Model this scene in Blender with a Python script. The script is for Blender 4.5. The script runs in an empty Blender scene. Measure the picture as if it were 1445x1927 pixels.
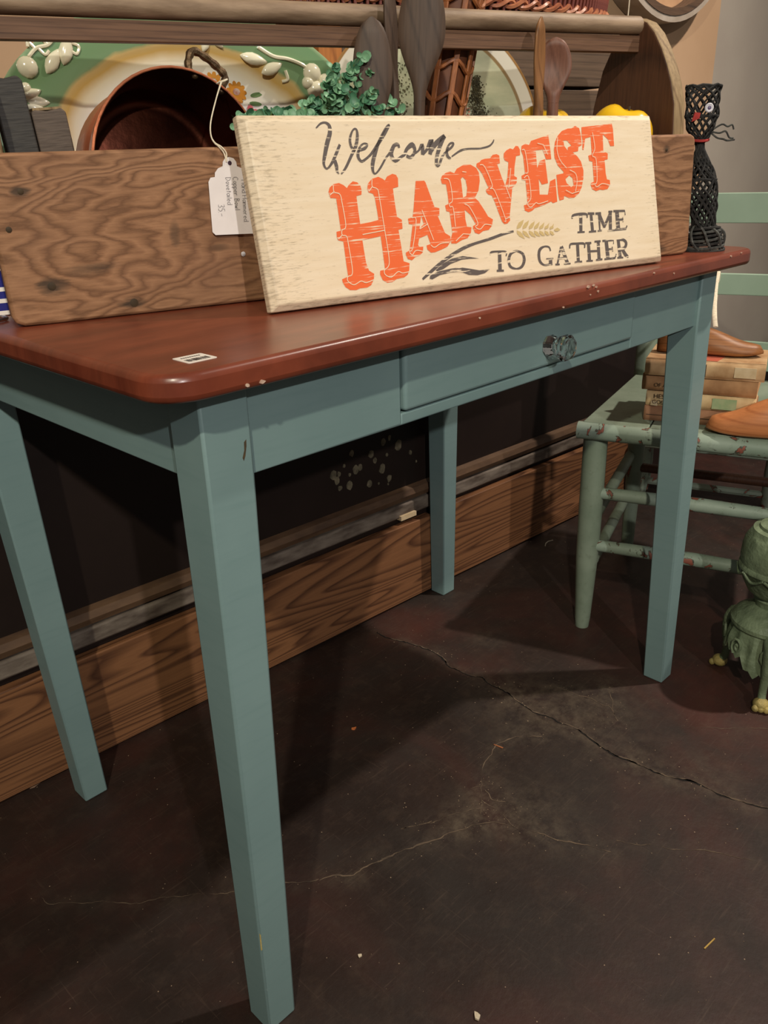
import bpy, bmesh, math, random, json
from mathutils import Vector, Matrix, Euler, noise
from mathutils.geometry import tessellate_polygon
random.seed(7)
SC = bpy.context.scene
COL = SC.collection
PI = math.pi

def s(r, g, b):
    f = lambda c: (c/12.92 if c <= .04045 else ((c+.055)/1.055)**2.4)
    return (f(r/255), f(g/255), f(b/255), 1)

# ------------------------------------------------------------------ camera
cam = bpy.data.objects.new('camera', bpy.data.cameras.new('camera'))
COL.objects.link(cam)
_R = Vector((.70086, -.7127, -.02909)); _U = Vector((.29882, .25634, .91924)); _F = Vector((.64769, .65295, -.39263))
cam.matrix_world = Matrix(((_R.x, _U.x, -_F.x, -.34664), (_R.y, _U.y, -_F.y, -.55247), (_R.z, _U.z, -_F.z, .89727), (0, 0, 0, 1)))
cam.data.sensor_fit = 'HORIZONTAL'; cam.data.sensor_width = 36; cam.data.lens = 1551.86/1445*36
cam.data.clip_start = .02
SC.camera = cam
# ------------------------------------------------------------------ exposure, world, lamps
SC.view_settings.view_transform = 'Standard'; SC.view_settings.look = 'None'
SC.view_settings.gamma = 1; SC.view_settings.use_curve_mapping = False
SC.view_settings.exposure = 0.0
w = bpy.data.worlds.new('shop_interior'); SC.world = w; w.use_nodes = True
w.node_tree.nodes['Background'].inputs[0].default_value = (.85, .78, .70, 1)
w.node_tree.nodes['Background'].inputs[1].default_value = .20

def spot(name, loc, aim, power, col, size=.035, ang=90, blend=.6):
    d = bpy.data.lights.new(name, 'SPOT'); d.energy = power; d.color = col; d.shadow_soft_size = size
    d.spot_size = math.radians(ang); d.spot_blend = blend
    o = bpy.data.objects.new(name, d); COL.objects.link(o); o.location = loc
    o.rotation_euler = (Vector(aim)-Vector(loc)).to_track_quat('-Z', 'Y').to_euler()
    return o
spot('spot_lamp', (-1.35, -3.3, 2.35), (.45, .1, .88), 250, (1, .955, .91), ang=38, blend=1)
spot('spot_lamp', (-1.50, -1.45, 2.45), (.4, .1, .85), 160, (1, .935, .74), ang=75, blend=1)
spot('spot_lamp', (1.75, -.75, 2.7), (1.35, .2, .7), 205, (1, .89, .77), ang=80, blend=.9)

D = json.loads('''{"L":{"H":[[[82.3,108.5],[84.5,112.7],[89.5,115.7],[95.9,116.5],[100.9,114.3],[104.3,111.3],[107.2,114.3],[112.4,117.5],[117.6,116.3],[120.6,112.9],[121.4,108.5],[120.3,104.2],[114.1,103.1],[113.7,91.4],[113.5,75.7],[126.7,76.9],[136.4,78.5],[136.4,86.3],[135.9,101.1],[134.3,104.5],[129.4,106.0],[128.4,109.6],[130.1,114.6],[135.6,119.0],[143.9,120.8],[148.7,118.7],[151.3,116.8],[154.7,120.6],[161.8,123.1],[166.3,121.9],[168.1,118.5],[167.0,110.0],[160.0,108.7],[159.7,96.7],[160.0,80.2],[165.6,76.8],[164.9,67.8],[159.5,67.1],[160.0,51.5],[160.3,34.7],[167.6,32.1],[165.8,25.0],[163.1,20.6],[157.7,18.1],[148.3,17.5],[142.6,15.0],[135.8,14.9],[130.7,18.1],[128.5,24.0],[129.2,27.7],[135.5,28.6],[135.9,46.0],[136.1,62.1],[113.2,59.8],[113.2,50.1],[113.5,36.7],[115.7,29.0],[121.2,25.4],[120.0,20.3],[115.8,14.6],[109.7,12.2],[102.3,12.6],[96.5,11.3],[89.3,12.1],[84.5,15.6],[82.2,20.3],[81.9,23.6],[89.6,25.5],[89.7,38.1],[90.4,60.2],[84.8,61.7],[83.6,64.7],[84.2,70.1],[89.5,70.8],[89.8,85.0],[89.9,102.0],[83.4,102.7]]],"A":[[[190.3,114.9],[201.1,115.2],[202.9,113.0],[210.4,87.5],[216.7,85.8],[215.4,78.3],[213.1,78.0],[219.9,59.7],[226.5,55.8],[226.2,50.6],[220.7,45.1],[212.4,42.8],[203.1,40.6],[197.5,40.6],[193.2,44.4],[192.9,48.6],[198.6,49.5],[196.0,59.4],[184.5,56.5],[181.9,50.0],[183.4,47.7],[188.4,47.7],[186.8,41.9],[181.9,39.0],[176.2,37.8],[171.3,34.8],[166.2,36.5],[164.4,41.3],[164.8,43.4],[170.0,45.1],[178.5,71.2],[173.8,72.0],[173.7,77.4],[179.9,78.6],[182.3,86.0]],[[191.3,79.9],[193.1,71.0],[186.6,66.0]]],"R":[[[223.7,115.3],[226.0,118.9],[232.1,122.0],[237.8,122.9],[243.1,121.0],[247.3,125.5],[257.0,129.2],[267.3,129.2],[274.7,125.5],[277.8,120.2],[277.5,111.7],[274.0,101.6],[267.5,94.2],[272.1,90.5],[279.6,79.6],[283.3,73.3],[289.8,69.8],[287.5,63.3],[282.0,58.9],[273.6,58.2],[267.2,55.2],[261.7,57.0],[259.6,61.9],[260.1,64.5],[264.4,65.9],[258.2,76.7],[251.1,82.3],[250.4,72.1],[251.4,64.2],[257.6,63.3],[256.0,57.8],[250.4,52.2],[242.1,50.7],[233.5,47.5],[226.8,48.0],[226.5,52.3],[228.2,55.6],[229.9,58.9],[230.0,65.8],[229.9,81.2],[225.6,82.3],[225.0,88.3],[230.2,89.6],[230.4,99.8],[229.9,109.9],[224.5,110.6]],[[254.2,116.7],[257.7,113.5],[258.5,105.0],[255.9,96.6],[251.0,95.2],[251.3,109.6],[251.0,114.7]]],"V":[[[275.2,127.0],[276.1,130.2],[280.7,131.6],[283.3,133.7],[288.7,134.8],[296.2,135.1],[300.5,138.7],[306.7,139.4],[310.2,137.8],[309.9,129.6],[305.6,128.7],[309.6,116.1],[313.8,105.1],[318.3,113.5],[321.2,123.9],[322.6,130.4],[317.6,132.3],[316.3,135.6],[317.4,140.0],[321.7,143.1],[327.4,145.1],[331.8,143.9],[336.2,147.6],[340.0,147.2],[342.1,143.5],[341.5,137.4],[335.2,136.6],[330.9,124.5],[329.0,115.2],[332.9,113.3],[331.6,107.8],[326.7,104.1],[324.3,103.1],[319.8,87.7],[315.1,71.2],[315.2,67.2],[310.8,64.1],[306.1,63.6],[303.1,66.4],[299.2,77.3],[295.7,88.1],[292.5,95.5],[287.4,96.9],[285.2,99.2],[284.7,102.0],[289.4,103.9],[287.6,106.8],[282.3,119.1],[279.3,123.0]]],"E":[[[343.8,142.4],[345.4,147.5],[351.4,149.6],[356.8,148.2],[360.8,152.7],[388.8,158.8],[389.6,142.5],[389.6,131.9],[381.2,131.7],[379.0,138.8],[377.2,142.9],[366.4,142.1],[365.7,122.5],[371.1,130.4],[379.6,132.3],[380.3,105.4],[370.2,104.1],[366.3,110.8],[365.1,93.2],[378.3,92.5],[384.0,107.5],[392.8,110.0],[392.1,84.0],[385.1,82.6],[382.1,84.6],[368.1,80.7],[355.3,78.5],[350.8,75.9],[344.8,74.5],[339.4,76.6],[338.8,82.5],[344.8,84.5],[345.6,109.5],[340.1,110.3],[340.1,115.0],[346.0,117.0],[346.0,136.6]]],"S":[[[395.4,142.4],[398.4,151.0],[404.2,158.1],[411.3,163.0],[421.2,165.6],[427.6,165.8],[433.9,168.6],[440.4,165.9],[442.3,157.0],[441.8,146.7],[436.1,144.6],[434.8,139.9],[425.5,138.7],[432.4,134.4],[437.9,128.2],[440.7,117.7],[439.3,108.8],[435.0,98.5],[429.0,91.3],[420.8,87.2],[412.2,87.0],[404.6,90.0],[403.0,86.0],[395.9,85.0],[394.9,92.4],[395.2,114.2],[407.0,115.5],[407.3,117.3],[399.0,124.7],[395.1,133.6]],[[412.2,152.4],[418.0,152.2],[424.6,146.5],[418.4,144.5],[417.9,140.9],[412.8,146.2]],[[409.1,108.7],[416.2,112.9],[421.1,109.6],[421.9,101.4],[417.3,99.4],[410.6,104.2]]],"T":[[[444.4,167.0],[497.3,170.8],[498.6,164.4],[498.0,144.8],[491.2,144.7],[487.9,152.7],[479.8,158.5],[478.1,139.4],[485.5,136.2],[484.3,129.4],[478.8,128.8],[478.7,112.9],[479.9,106.0],[484.9,105.0],[484.7,99.6],[479.4,94.6],[471.4,93.8],[465.9,94.5],[459.0,93.0],[452.7,95.6],[450.7,100.6],[451.6,102.9],[456.8,104.1],[457.5,127.4],[452.1,128.4],[451.4,134.4],[457.6,135.7],[458.4,155.8],[448.9,154.2],[444.2,141.0],[442.2,141.8],[444.3,152.5],[443.4,157.0]]]},"inl":[[[88.8,114.6],[88.5,108.2],[94.7,105.7],[95.8,97.7],[96.0,75.1],[90.7,71.1],[90.2,66.4],[94.9,64.9],[95.6,56.8],[95.4,29.4],[89.1,25.5],[88.3,21.1],[94.8,16.8],[103.7,19.6],[109.8,17.5],[119.6,19.5]],[[135.6,118.7],[134.6,111.4],[140.2,108.9],[141.3,102.2],[142.0,68.0],[142.3,39.4],[139.8,31.2],[134.4,27.9],[134.5,23.4],[141.6,20.0],[151.2,24.8],[156.6,22.8],[165.5,23.5]],[[114.3,65.3],[141.9,67.6]],[[83.0,105.3],[88.0,108.2]],[[85.0,62.8],[90.0,66.4]],[[129.6,106.9],[134.6,111.4]],[[178.1,77.9],[183.6,75.5],[174.1,47.2],[169.3,44.3],[172.3,40.2],[177.9,44.4],[186.9,42.8]],[[193.0,85.3],[203.1,53.3]],[[186.8,66.0],[198.5,70.6]],[[198.4,48.6],[202.9,45.7],[212.4,49.2],[223.6,49.1]],[[227.7,115.9],[234.1,114.7],[236.0,106.2],[235.3,92.7],[230.8,89.6],[231.3,86.2],[235.1,85.1],[235.0,65.4]],[[251.6,88.3],[258.3,84.4],[267.0,67.4],[262.8,63.4],[269.3,60.3],[277.1,65.0],[287.5,63.3]],[[232.9,50.1],[244.4,57.0],[255.7,55.7]],[[254.1,122.2],[259.6,121.5]],[[280.2,128.4],[286.5,126.5],[294.4,107.0],[290.7,102.7],[297.0,100.2],[307.9,69.4],[305.9,66.8]],[[314.3,103.7],[319.1,90.6]],[[324.6,123.7],[318.0,102.4]],[[307.8,68.9],[315.0,70.6]],[[344.8,142.8],[349.2,141.6],[350.4,119.7],[345.7,117.7]],[[342.9,112.3],[350.1,113.6],[350.4,91.0],[343.8,84.0],[348.6,79.7],[357.3,84.3],[361.9,82.9],[376.8,85.4]],[[369.8,149.8],[378.7,148.0],[384.2,137.0]],[[402.8,156.0],[399.6,142.2],[403.0,130.4],[412.1,121.2]],[[417.1,118.7],[426.1,114.6],[427.4,105.6],[422.9,93.9]],[[407.2,96.2],[417.2,91.9],[429.5,94.2]],[[461.4,160.9],[463.1,143.0],[457.4,134.2],[463.3,129.5],[461.3,104.6],[456.9,101.1],[460.8,97.8],[470.2,101.2],[483.4,98.9]]],"W":[[[79.8,168.4,1.34],[85.5,172.5,1.88],[91.0,173.4,2.15],[95.1,170.5,3.79],[94.5,163.7,4.57],[89.5,154.0,4.69],[85.3,144.3,4.03],[82.1,135.8,2.96],[83.5,131.0,2.15],[86.6,131.3,1.77],[92.3,136.6,2.96],[98.6,145.0,3.23],[104.0,152.9,2.64]],[[95.0,138.3,4.03],[96.2,132.7,4.03],[96.0,127.7,2.69],[97.8,125.1,1.17]],[[100.2,125.0,1.61],[106.8,130.9,2.64],[115.3,141.9,2.98],[122.7,151.6,3.81],[126.2,161.5,3.23],[125.7,167.1,2.15],[121.5,166.0,1.76],[116.8,158.1,2.87],[116.9,150.6,2.95],[120.8,146.0,2.93]],[[124.1,146.5,2.05],[132.5,148.7,3.22],[136.5,152.4,1.88],[131.8,153.2,1.62],[126.2,149.0,2.44],[123.2,141.5,3.76],[126.2,136.4,2.71],[132.2,138.6,2.34],[139.6,143.4,2.64],[149.5,152.6,3.54],[159.6,163.0,3.81],[166.8,170.7,1.91],[162.3,168.6,1.76],[151.7,155.6,3.23],[144.7,144.5,4.3],[139.3,133.3,4.46],[138.7,125.7,2.65],[141.7,124.2,1.61],[148.4,129.7,2.23],[156.7,138.9,2.05],[162.6,143.8,2.64],[168.8,150.6,3.81],[174.0,151.7,3.52],[175.1,148.4,2.34]],[[168.8,150.6,3.52],[164.0,142.5,4.78],[167.8,135.9,3.83],[176.9,140.0,2.64],[180.6,141.8,3.22],[185.0,147.4,3.81],[192.4,151.1,5.42],[194.7,145.1,3.52],[188.5,138.9,3.52],[182.8,140.4,3.22]],[[194.3,142.6,1.91],[199.9,145.6,2.05],[205.1,150.6,4.69],[204.2,140.9,4.46]],[[204.3,141.5,2.34],[210.3,145.9,3.19],[218.0,154.7,6.45],[213.8,141.1,4.4]],[[215.0,143.1,3.19],[223.5,151.9,5.39],[236.3,159.4,4.1],[231.8,154.3,5.12],[223.2,140.1,4.4],[220.7,131.0,3.81],[224.0,130.2,2.85],[228.8,137.3,3.19],[234.1,142.3,2.05],[244.0,147.9,2.64],[247.3,151.8,2.22],[241.9,151.3,2.05],[237.2,144.9,3.19],[237.0,138.9,3.81],[241.0,136.1,2.05]],[[242.6,138.3,1.43],[255.8,144.2,2.23],[266.9,145.8,1.71],[283.4,145.9,1.71],[296.8,148.1,1.9],[303.0,151.9,1.9],[305.0,154.9,1.03]]],"G":{"T1":[[[413.8,63.1,2.2],[415.6,66.8,2.81],[428.1,67.8,3.13],[438.6,66.9,2.83],[439.2,62.6,1.88]],[[429.0,67.8,5.34],[426.2,47.0,5.01]],[[420.4,46.8,2.05],[432.6,46.5,2.05]]],"I1":[[[446.4,67.2,4.68],[446.3,45.9,5.03]],[[440.9,67.6,2.83],[452.2,66.9,3.01]],[[439.9,46.0,2.06],[452.5,46.0,2.34]]],"M1":[[[460.3,67.0,3.52],[459.1,46.5,2.51]],[[454.1,66.7,2.82],[464.0,66.7,2.82]],[[460.2,66.3,5.32],[468.0,49.7,4.4]],[[467.1,49.8,3.77],[480.9,66.3,4.35]],[[480.4,66.9,5.32],[477.8,45.1,5.34]],[[455.3,46.1,1.88],[462.8,46.2,1.88]],[[473.0,45.2,1.88],[486.4,45.0,1.89]],[[477.3,67.8,2.2],[484.3,67.6,2.2]]],"E1":[[[492.5,67.5,6.7],[492.2,45.3,6.89]],[[486.2,67.9,2.68],[506.9,67.2,2.68],[506.9,62.0,1.67]],[[493.8,57.0,2.48],[502.5,57.0,2.34]],[[501.9,59.7,1.67],[502.1,53.8,1.57]],[[486.4,45.5,2.68],[506.1,45.4,2.68],[508.6,49.1,1.88]]],"T2":[[[279.6,31.6,1.76],[281.7,34.4,2.35],[293.2,34.4,1.91],[303.7,33.1,1.76],[302.9,28.3,1.63]],[[293.9,34.0,4.99],[291.3,13.5,5.29]],[[286.3,13.4,2.35],[296.9,12.6,2.35]]],"O2":[[[319.5,33.0,2.05],[310.7,30.7,3.52],[306.2,23.7,4.08],[307.5,16.3,3.52],[316.2,13.0,1.76],[324.9,14.7,3.52],[329.8,21.7,4.4],[328.1,29.2,3.52],[319.5,33.0,2.05]]],"G3":[[[372.8,28.5,2.19],[370.9,33.1,2.2],[363.3,34.3,2.06],[355.8,31.2,4.09],[353.4,24.5,4.35],[354.5,17.6,3.82],[360.8,13.2,2.05],[370.5,13.6,2.35]],[[371.5,19.8,5.26],[370.6,12.3,5.64]],[[364.5,20.1,1.47],[376.2,19.4,1.76]]],"A3":[[[390.2,32.1,2.51],[381.8,12.6,2.83]],[[391.2,32.4,4.99],[398.7,11.7,5.29]],[[384.6,18.7,2.35],[397.1,18.8,2.34]],[[378.2,12.3,2.2],[385.3,11.9,2.06]],[[392.4,12.0,2.2],[403.5,11.6,2.18]]],"T3":[[[404.6,29.0,1.89],[406.6,33.7,2.64],[417.5,33.7,2.64],[429.7,32.7,2.83],[429.7,27.6,1.89]],[[418.4,33.6,4.99],[416.9,12.0,4.99]],[[410.5,12.2,2.2],[423.3,12.0,2.19]]],"H3":[[[437.2,33.4,5.34],[436.2,11.5,5.26]],[[454.3,33.3,5.03],[453.0,12.0,5.31]],[[437.9,23.0,2.51],[453.6,22.3,2.5]],[[431.7,33.2,2.35],[442.1,32.7,2.5]],[[447.9,33.8,2.35],[458.5,33.6,2.51]],[[430.7,12.0,2.05],[441.7,11.4,2.19]],[[447.4,11.8,2.19],[458.7,11.8,2.34]]],"E3":[[[468.5,33.9,6.0],[469.0,11.2,6.29]],[[461.9,33.6,2.51],[481.8,33.3,2.5],[481.1,28.5,1.57]],[[469.8,22.9,2.19],[478.4,22.9,2.2]],[[478.2,25.5,1.57],[478.5,19.6,1.57]],[[462.4,11.4,2.2],[481.5,11.4,2.5],[484.5,16.1,2.01]]],"R3":[[[490.3,32.4,5.34],[491.1,10.9,5.69]],[[487.5,32.6,2.5],[499.0,32.4,3.35],[504.2,28.0,4.69],[500.5,22.4,4.02],[491.7,21.8,2.68]],[[495.5,21.5,4.69],[501.2,13.7,5.36],[506.3,10.6,2.51]],[[485.7,11.2,2.2],[496.5,10.8,2.2]]]},"stem":[[181.6,14.0,2.44],[194.6,21.2,3.64],[209.2,28.9,3.64],[226.9,36.5,3.7],[244.5,42.4,3.69],[260.4,45.7,2.9],[282.7,49.1,3.16],[302.2,52.9,3.12],[318.6,54.8,2.27]],"leaves":[[[200.5,21.8],[212.0,28.1],[224.6,32.1],[239.9,33.6],[251.8,31.4],[262.9,29.0],[249.9,29.9],[237.8,29.8],[222.1,26.6],[210.9,22.0],[202.5,20.5]],[[191.0,13.6],[192.3,16.9],[204.7,20.3],[221.2,21.6],[234.8,21.8],[248.1,19.1],[261.4,16.1],[276.3,16.1],[268.6,12.5],[257.5,11.2],[245.4,12.7],[235.5,16.8],[220.6,17.6],[205.4,16.2],[194.5,12.7]]],"grains":[[[323.8,56.9],[324.7,60.3],[327.8,63.9],[336.0,66.8],[333.5,61.7],[329.7,58.2]],[[323.6,55.7],[323.3,52.1],[326.5,48.6],[334.5,45.0],[331.7,50.6],[328.9,53.5]],[[332.6,56.2],[333.5,59.6],[336.6,62.7],[344.0,65.6],[341.7,60.8],[338.5,57.6]],[[332.4,55.0],[332.2,51.5],[335.4,48.2],[342.7,45.4],[340.0,50.2],[337.8,52.9]],[[342.3,55.5],[343.2,58.9],[346.2,61.4],[352.9,64.2],[350.8,59.7],[348.3,56.8]],[[342.1,54.3],[341.9,50.8],[345.2,47.7],[351.8,45.6],[349.2,49.7],[347.5,52.1]],[[350.5,54.9],[351.3,58.2],[354.3,60.2],[360.3,63.0],[358.3,58.8],[356.5,56.2]],[[350.3,53.7],[350.0,50.2],[353.4,47.3],[359.3,46.0],[356.8,49.4],[355.7,51.5]],[[358.7,54.3],[359.5,57.5],[362.4,59.0],[367.7,61.8],[365.9,57.9],[364.7,55.6]],[[358.5,53.1],[358.3,49.7],[361.7,46.9],[366.8,46.4],[364.5,49.1],[364.0,50.9]],[[366.9,53.7],[367.8,56.9],[370.6,57.8],[375.1,60.5],[373.5,57.0],[373.1,55.0]],[[366.8,52.5],[366.6,49.1],[370.0,46.5],[374.4,46.7],[372.2,48.7],[372.3,50.3]],[[375.3,53.1],[376.1,56.2],[378.9,56.6],[382.6,59.3],[381.2,56.1],[381.4,54.4]],[[375.1,51.9],[374.9,48.6],[378.4,46.1],[382.0,47.1],[379.9,48.4],[380.7,49.6]],[[382.0,52.4],[387.4,54.5],[392.3,51.7],[387.6,50.1],[383.4,50.5]]],"cr":[[[0.669,0.509],[0.681,0.441],[0.697,0.38],[0.676,0.314],[0.688,0.248],[0.68,0.184],[0.668,0.115],[0.679,0.052],[0.672,0.011],[0.661,-0.048],[0.668,-0.099],[0.674,-0.137],[0.687,-0.182],[0.69,-0.214],[0.699,-0.248],[0.709,-0.274]],[[0.623,0.064],[0.595,0.095],[0.561,0.108],[0.517,0.099],[0.475,0.079],[0.444,0.052],[0.412,0.029]],[[0.168,0.114],[0.202,0.089],[0.253,0.079],[0.295,0.059],[0.342,0.042],[0.391,0.024],[0.412,0.006],[0.427,-0.028],[0.445,-0.069],[0.463,-0.114],[0.479,-0.148]],[[0.756,0.128],[0.769,0.071],[0.767,0.02],[0.743,-0.006]],[[0.438,0.049],[0.432,-0.001],[0.427,-0.033]],[[0.506,-0.143],[0.534,-0.195],[0.566,-0.238],[0.597,-0.299]],[[-0.106,0.364],[-0.1,0.345],[-0.029,0.275],[0.066,0.192],[0.168,0.115]],[[0.826,-0.122],[0.893,-0.202]],[[0.44,0.076],[0.459,0.066]],[[0.457,0.058],[0.45,0.036],[0.458,0.018]],[[0.82,0.057],[0.755,0.007]],[[0.353,0.075],[0.308,0.096],[0.422,0.037]]],"dust":[[0.65,0.148,0.09],[0.435,0.024,0.08],[0.474,-0.038,0.09],[0.671,-0.081,0.07],[0.737,0.026,0.1],[0.686,0.082,0.09],[0.713,-0.179,0.07],[0.71,0.179,0.06],[0.387,0.038,0.05],[0.824,0.053,0.05],[0.808,0.327,0.05]],"bits":[[0.162,-0.164],[0.125,-0.011],[0.431,-0.312],[0.423,0.314],[0.553,0.103],[0.416,-0.384],[0.317,-0.256],[-0.014,0.589],[1.26,0.488],[0.625,-0.301]],"splat":[[0.812,0.358,9],[0.771,0.375,6],[0.788,0.379,4],[0.686,0.372,5],[0.737,0.358,6],[0.747,0.342,5],[0.666,0.352,3],[0.638,0.34,7],[0.652,0.339,4],[0.646,0.327,6],[0.677,0.308,7],[0.653,0.309,5],[0.695,0.336,7],[0.707,0.338,5],[0.766,0.319,8],[0.73,0.296,6],[0.785,0.293,6],[0.847,0.333,4],[0.864,0.309,2],[0.679,0.33,3],[0.755,0.29,2],[0.781,0.281,2],[0.78,0.345,3],[0.865,0.224,0.1]]}''')
# ------------------------------------------------------------------ materials
class NT:
    def __init__(self, name):
        self.m = bpy.data.materials.new(name); self.m.use_nodes = True
        self.t = self.m.node_tree; self.b = self.t.nodes['Principled BSDF']
        tc = self.t.nodes.new('ShaderNodeTexCoord'); self.co = tc.outputs['Object']
    def n(self, typ, **kw):
        nd = self.t.nodes.new(typ)
        for k, v in kw.items():
            if k.startswith('_'): setattr(nd, k[1:], v)
        return nd
    def link(self, a, b): self.t.links.new(a, b)
    def set(self, inp, v):
        if hasattr(v, 'links') or hasattr(v, 'is_linked'): self.link(v, inp)
        else: inp.default_value = v
    def mapping(self, scale=(1, 1, 1), rot=(0, 0, 0), loc=(0, 0, 0), src=None):
        mp = self.n('ShaderNodeMapping'); self.link(src or self.co, mp.inputs[0])
        mp.inputs['Scale'].default_value = scale; mp.inputs['Rotation'].default_value = rot; mp.inputs['Location'].default_value = loc
        return mp.outputs[0]
    def noise(self, vec, scale=5, detail=4, rough=.55, dist=0):
        nd = self.n('ShaderNodeTexNoise'); self.link(vec, nd.inputs['Vector'])
        nd.inputs['Scale'].default_value = scale; nd.inputs['Detail'].default_value = detail
        nd.inputs['Roughness'].default_value = rough; nd.inputs['Distortion'].default_value = dist
        return nd.outputs['Fac']
    def ramp(self, fac, stops, interp='LINEAR'):
        nd = self.n('ShaderNodeValToRGB'); self.link(fac, nd.inputs[0]); cr = nd.color_ramp; cr.interpolation = interp
        while len(cr.elements) < len(stops): cr.elements.new(.5)
        for e, (p, c) in zip(cr.elements, stops):
            e.position = p; e.color = c if isinstance(c, tuple) else (c, c, c, 1)
        return nd.outputs['Color']
    def math(self, op, a, b=None, c=None):
        nd = self.n('ShaderNodeMath', _operation=op)
        for i, x in enumerate((a, b, c)):
            if x is not None: self.set(nd.inputs[i], x)
        return nd.outputs[0]
    def mix(self, fac, a, b, mode='MIX'):
        nd = self.n('ShaderNodeMix', _data_type='RGBA', _blend_type=mode)
        self.set(nd.inputs['Factor'], fac); self.set(nd.inputs['A'], a) if 0 else None
        self.set(nd.inputs[6], a); self.set(nd.inputs[7], b)
        return nd.outputs[2]
    def sep(self, v=None):
        nd = self.n('ShaderNodeSeparateXYZ'); self.link(v or self.co, nd.inputs[0]); return nd.outputs
    def bump(self, h, strength=.3, dist=.002):
        nd = self.n('ShaderNodeBump'); self.link(h, nd.inputs['Height'])
        nd.inputs['Strength'].default_value = strength; nd.inputs['Distance'].default_value = dist
        self.link(nd.outputs[0], self.b.inputs['Normal'])
    def fin(self, col, rough=.5, metal=0, spec=.5, coat=0, **kw):
        self.set(self.b.inputs['Base Color'], col); self.set(self.b.inputs['Roughness'], rough)
        self.b.inputs['Metallic'].default_value = metal; self.b.inputs['Specular IOR Level'].default_value = spec
        self.b.inputs['Coat Weight'].default_value = coat; self.b.inputs['Coat Roughness'].default_value = .2
        for k, v in kw.items(): self.b.inputs[k].default_value = v
        return self.m

def plain(name, c1, c2=None, scale=30, stretch=(1, 1, 1), rough=.5, metal=0, bump=.15, spec=.4, coat=0, lo=.35, hi=.65, bscale=None, bd=.001, **kw):
    t = NT(name); v = t.mapping(stretch); f = t.noise(v, scale, 5)
    col = t.ramp(f, [(lo, c1), (hi, c2 or c1)])
    if bump: t.bump(t.noise(v, bscale or scale*4, 4), bump, bd)
    return t.fin(col, rough, metal, spec, coat, **kw)

def chipped(name, c1, c2, chip, edge, thr=.64, cs=26, rough=.55, bump=.25):
    """old paint with chips through to another coat"""
    t = NT(name); v = t.co
    base = t.ramp(t.noise(v, 9, 5), [(.35, c1), (.65, c2)])
    dirt = t.ramp(t.noise(v, 70, 6, .7), [(.56, 0.), (.7, 1.)])
    base = t.mix(t.math('MULTIPLY', dirt, .45), base, edge)
    f = t.noise(v, cs, 5, .6, .6)
    base = t.mix(t.ramp(f, [(thr-.02, 0.), (thr, 1.)]), base, s(60, 62, 50))
    base = t.mix(t.ramp(f, [(thr+.01, 0.), (thr+.02, 1.)]), base, chip)
    t.bump(f, bump, .001)
    return t.fin(base, rough)

def grain(name, light, dark, rings=60, along='x', nscale=2.2, stretch=.12, amp=6, rough=.6, fine=.35, bump=.25, contour=False, stain=None, sharp=(.15, .85), spec=.35):
    """wood: rings = growth lines across the board, waved by low noise"""
    t = NT(name)
    i = 'xyz'.index(along)
    sc = [1, 1, 1]; sc[i] = stretch
    v = t.mapping(tuple(sc))
    f = t.noise(v, nscale, 3, .5, .3)
    x, y, z = t.sep(v)
    if contour:
        ph = t.math('MULTIPLY', f, amp)
    else:
        ax = t.math('ADD', z, t.math('MULTIPLY', y if along == 'x' else x, .35))
        ph = t.math('ADD', t.math('MULTIPLY', ax, rings), t.math('MULTIPLY', f, amp))
    sn = t.math('FRACT', ph)
    col = t.ramp(sn, [(0, dark), (sharp[0], light), (sharp[1], light), (1, dark)])
    fs = [60, 60, 60]; fs[i] = 3
    fn = t.noise(t.mapping(tuple(fs)), 5, 4, .6)
    col = t.mix(fine, col, t.ramp(fn, [(.3, tuple(c*.45 for c in dark[:3])+(1,)), (.6, light)]))
    if stain:
        sf = t.noise(t.co, 7, 5, .6, .4)
        col = t.mix(t.ramp(sf, [(.55, 0.), (.78, .75)]), col, stain)
    t.bump(t.math('ADD', sn, fn), bump, .0006)
    return t.fin(col, rough, spec=spec)

def teal_mat():
    t = NT('teal_paint'); v = t.co
    col = t.ramp(t.noise(v, 5, 4), [(.3, s(114, 138, 138)), (.7, s(124, 148, 147))])
    st = t.noise(t.mapping((6, 6, 70)), 2, 5, .6)
    col = t.mix(t.ramp(st, [(.5, 0.), (.8, .2)]), col, s(90, 120, 118))
    g = t.noise(v, 38, 6, .7)
    col = t.mix(t.ramp(g, [(.74, 0.), (.76, .8)]), col, s(60, 60, 45))
    t.bump(st, .12, .0008)
    return t.fin(col, .45, spec=.4)
TEAL = teal_mat()
def red_top():
    t = NT('oxblood_paint'); v = t.co
    col = t.ramp(t.noise(t.mapping((3, 14, 3)), 2.2, 6, .6), [(.3, s(104, 46, 30)), (.7, s(134, 66, 44))])
    dk = t.noise(t.mapping((3, 9, 3)), 2.5, 5, .6, .5)
    col = t.mix(t.ramp(dk, [(.5, 0.), (.78, .6)]), col, s(52, 24, 18))
    sp = t.noise(v, 120, 2)
    col = t.mix(t.ramp(sp, [(.82, 0.), (.84, .8)]), col, s(200, 150, 120))
    t.bump(t.noise(t.mapping((6, 60, 6)), 4, 4), .12, .0006)
    return t.fin(col, .33, spec=.5, coat=.15)
RED = red_top()
PALE_CHIP = plain('bare_chip', s(205, 180, 160), s(170, 130, 110), 80, rough=.7)
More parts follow.
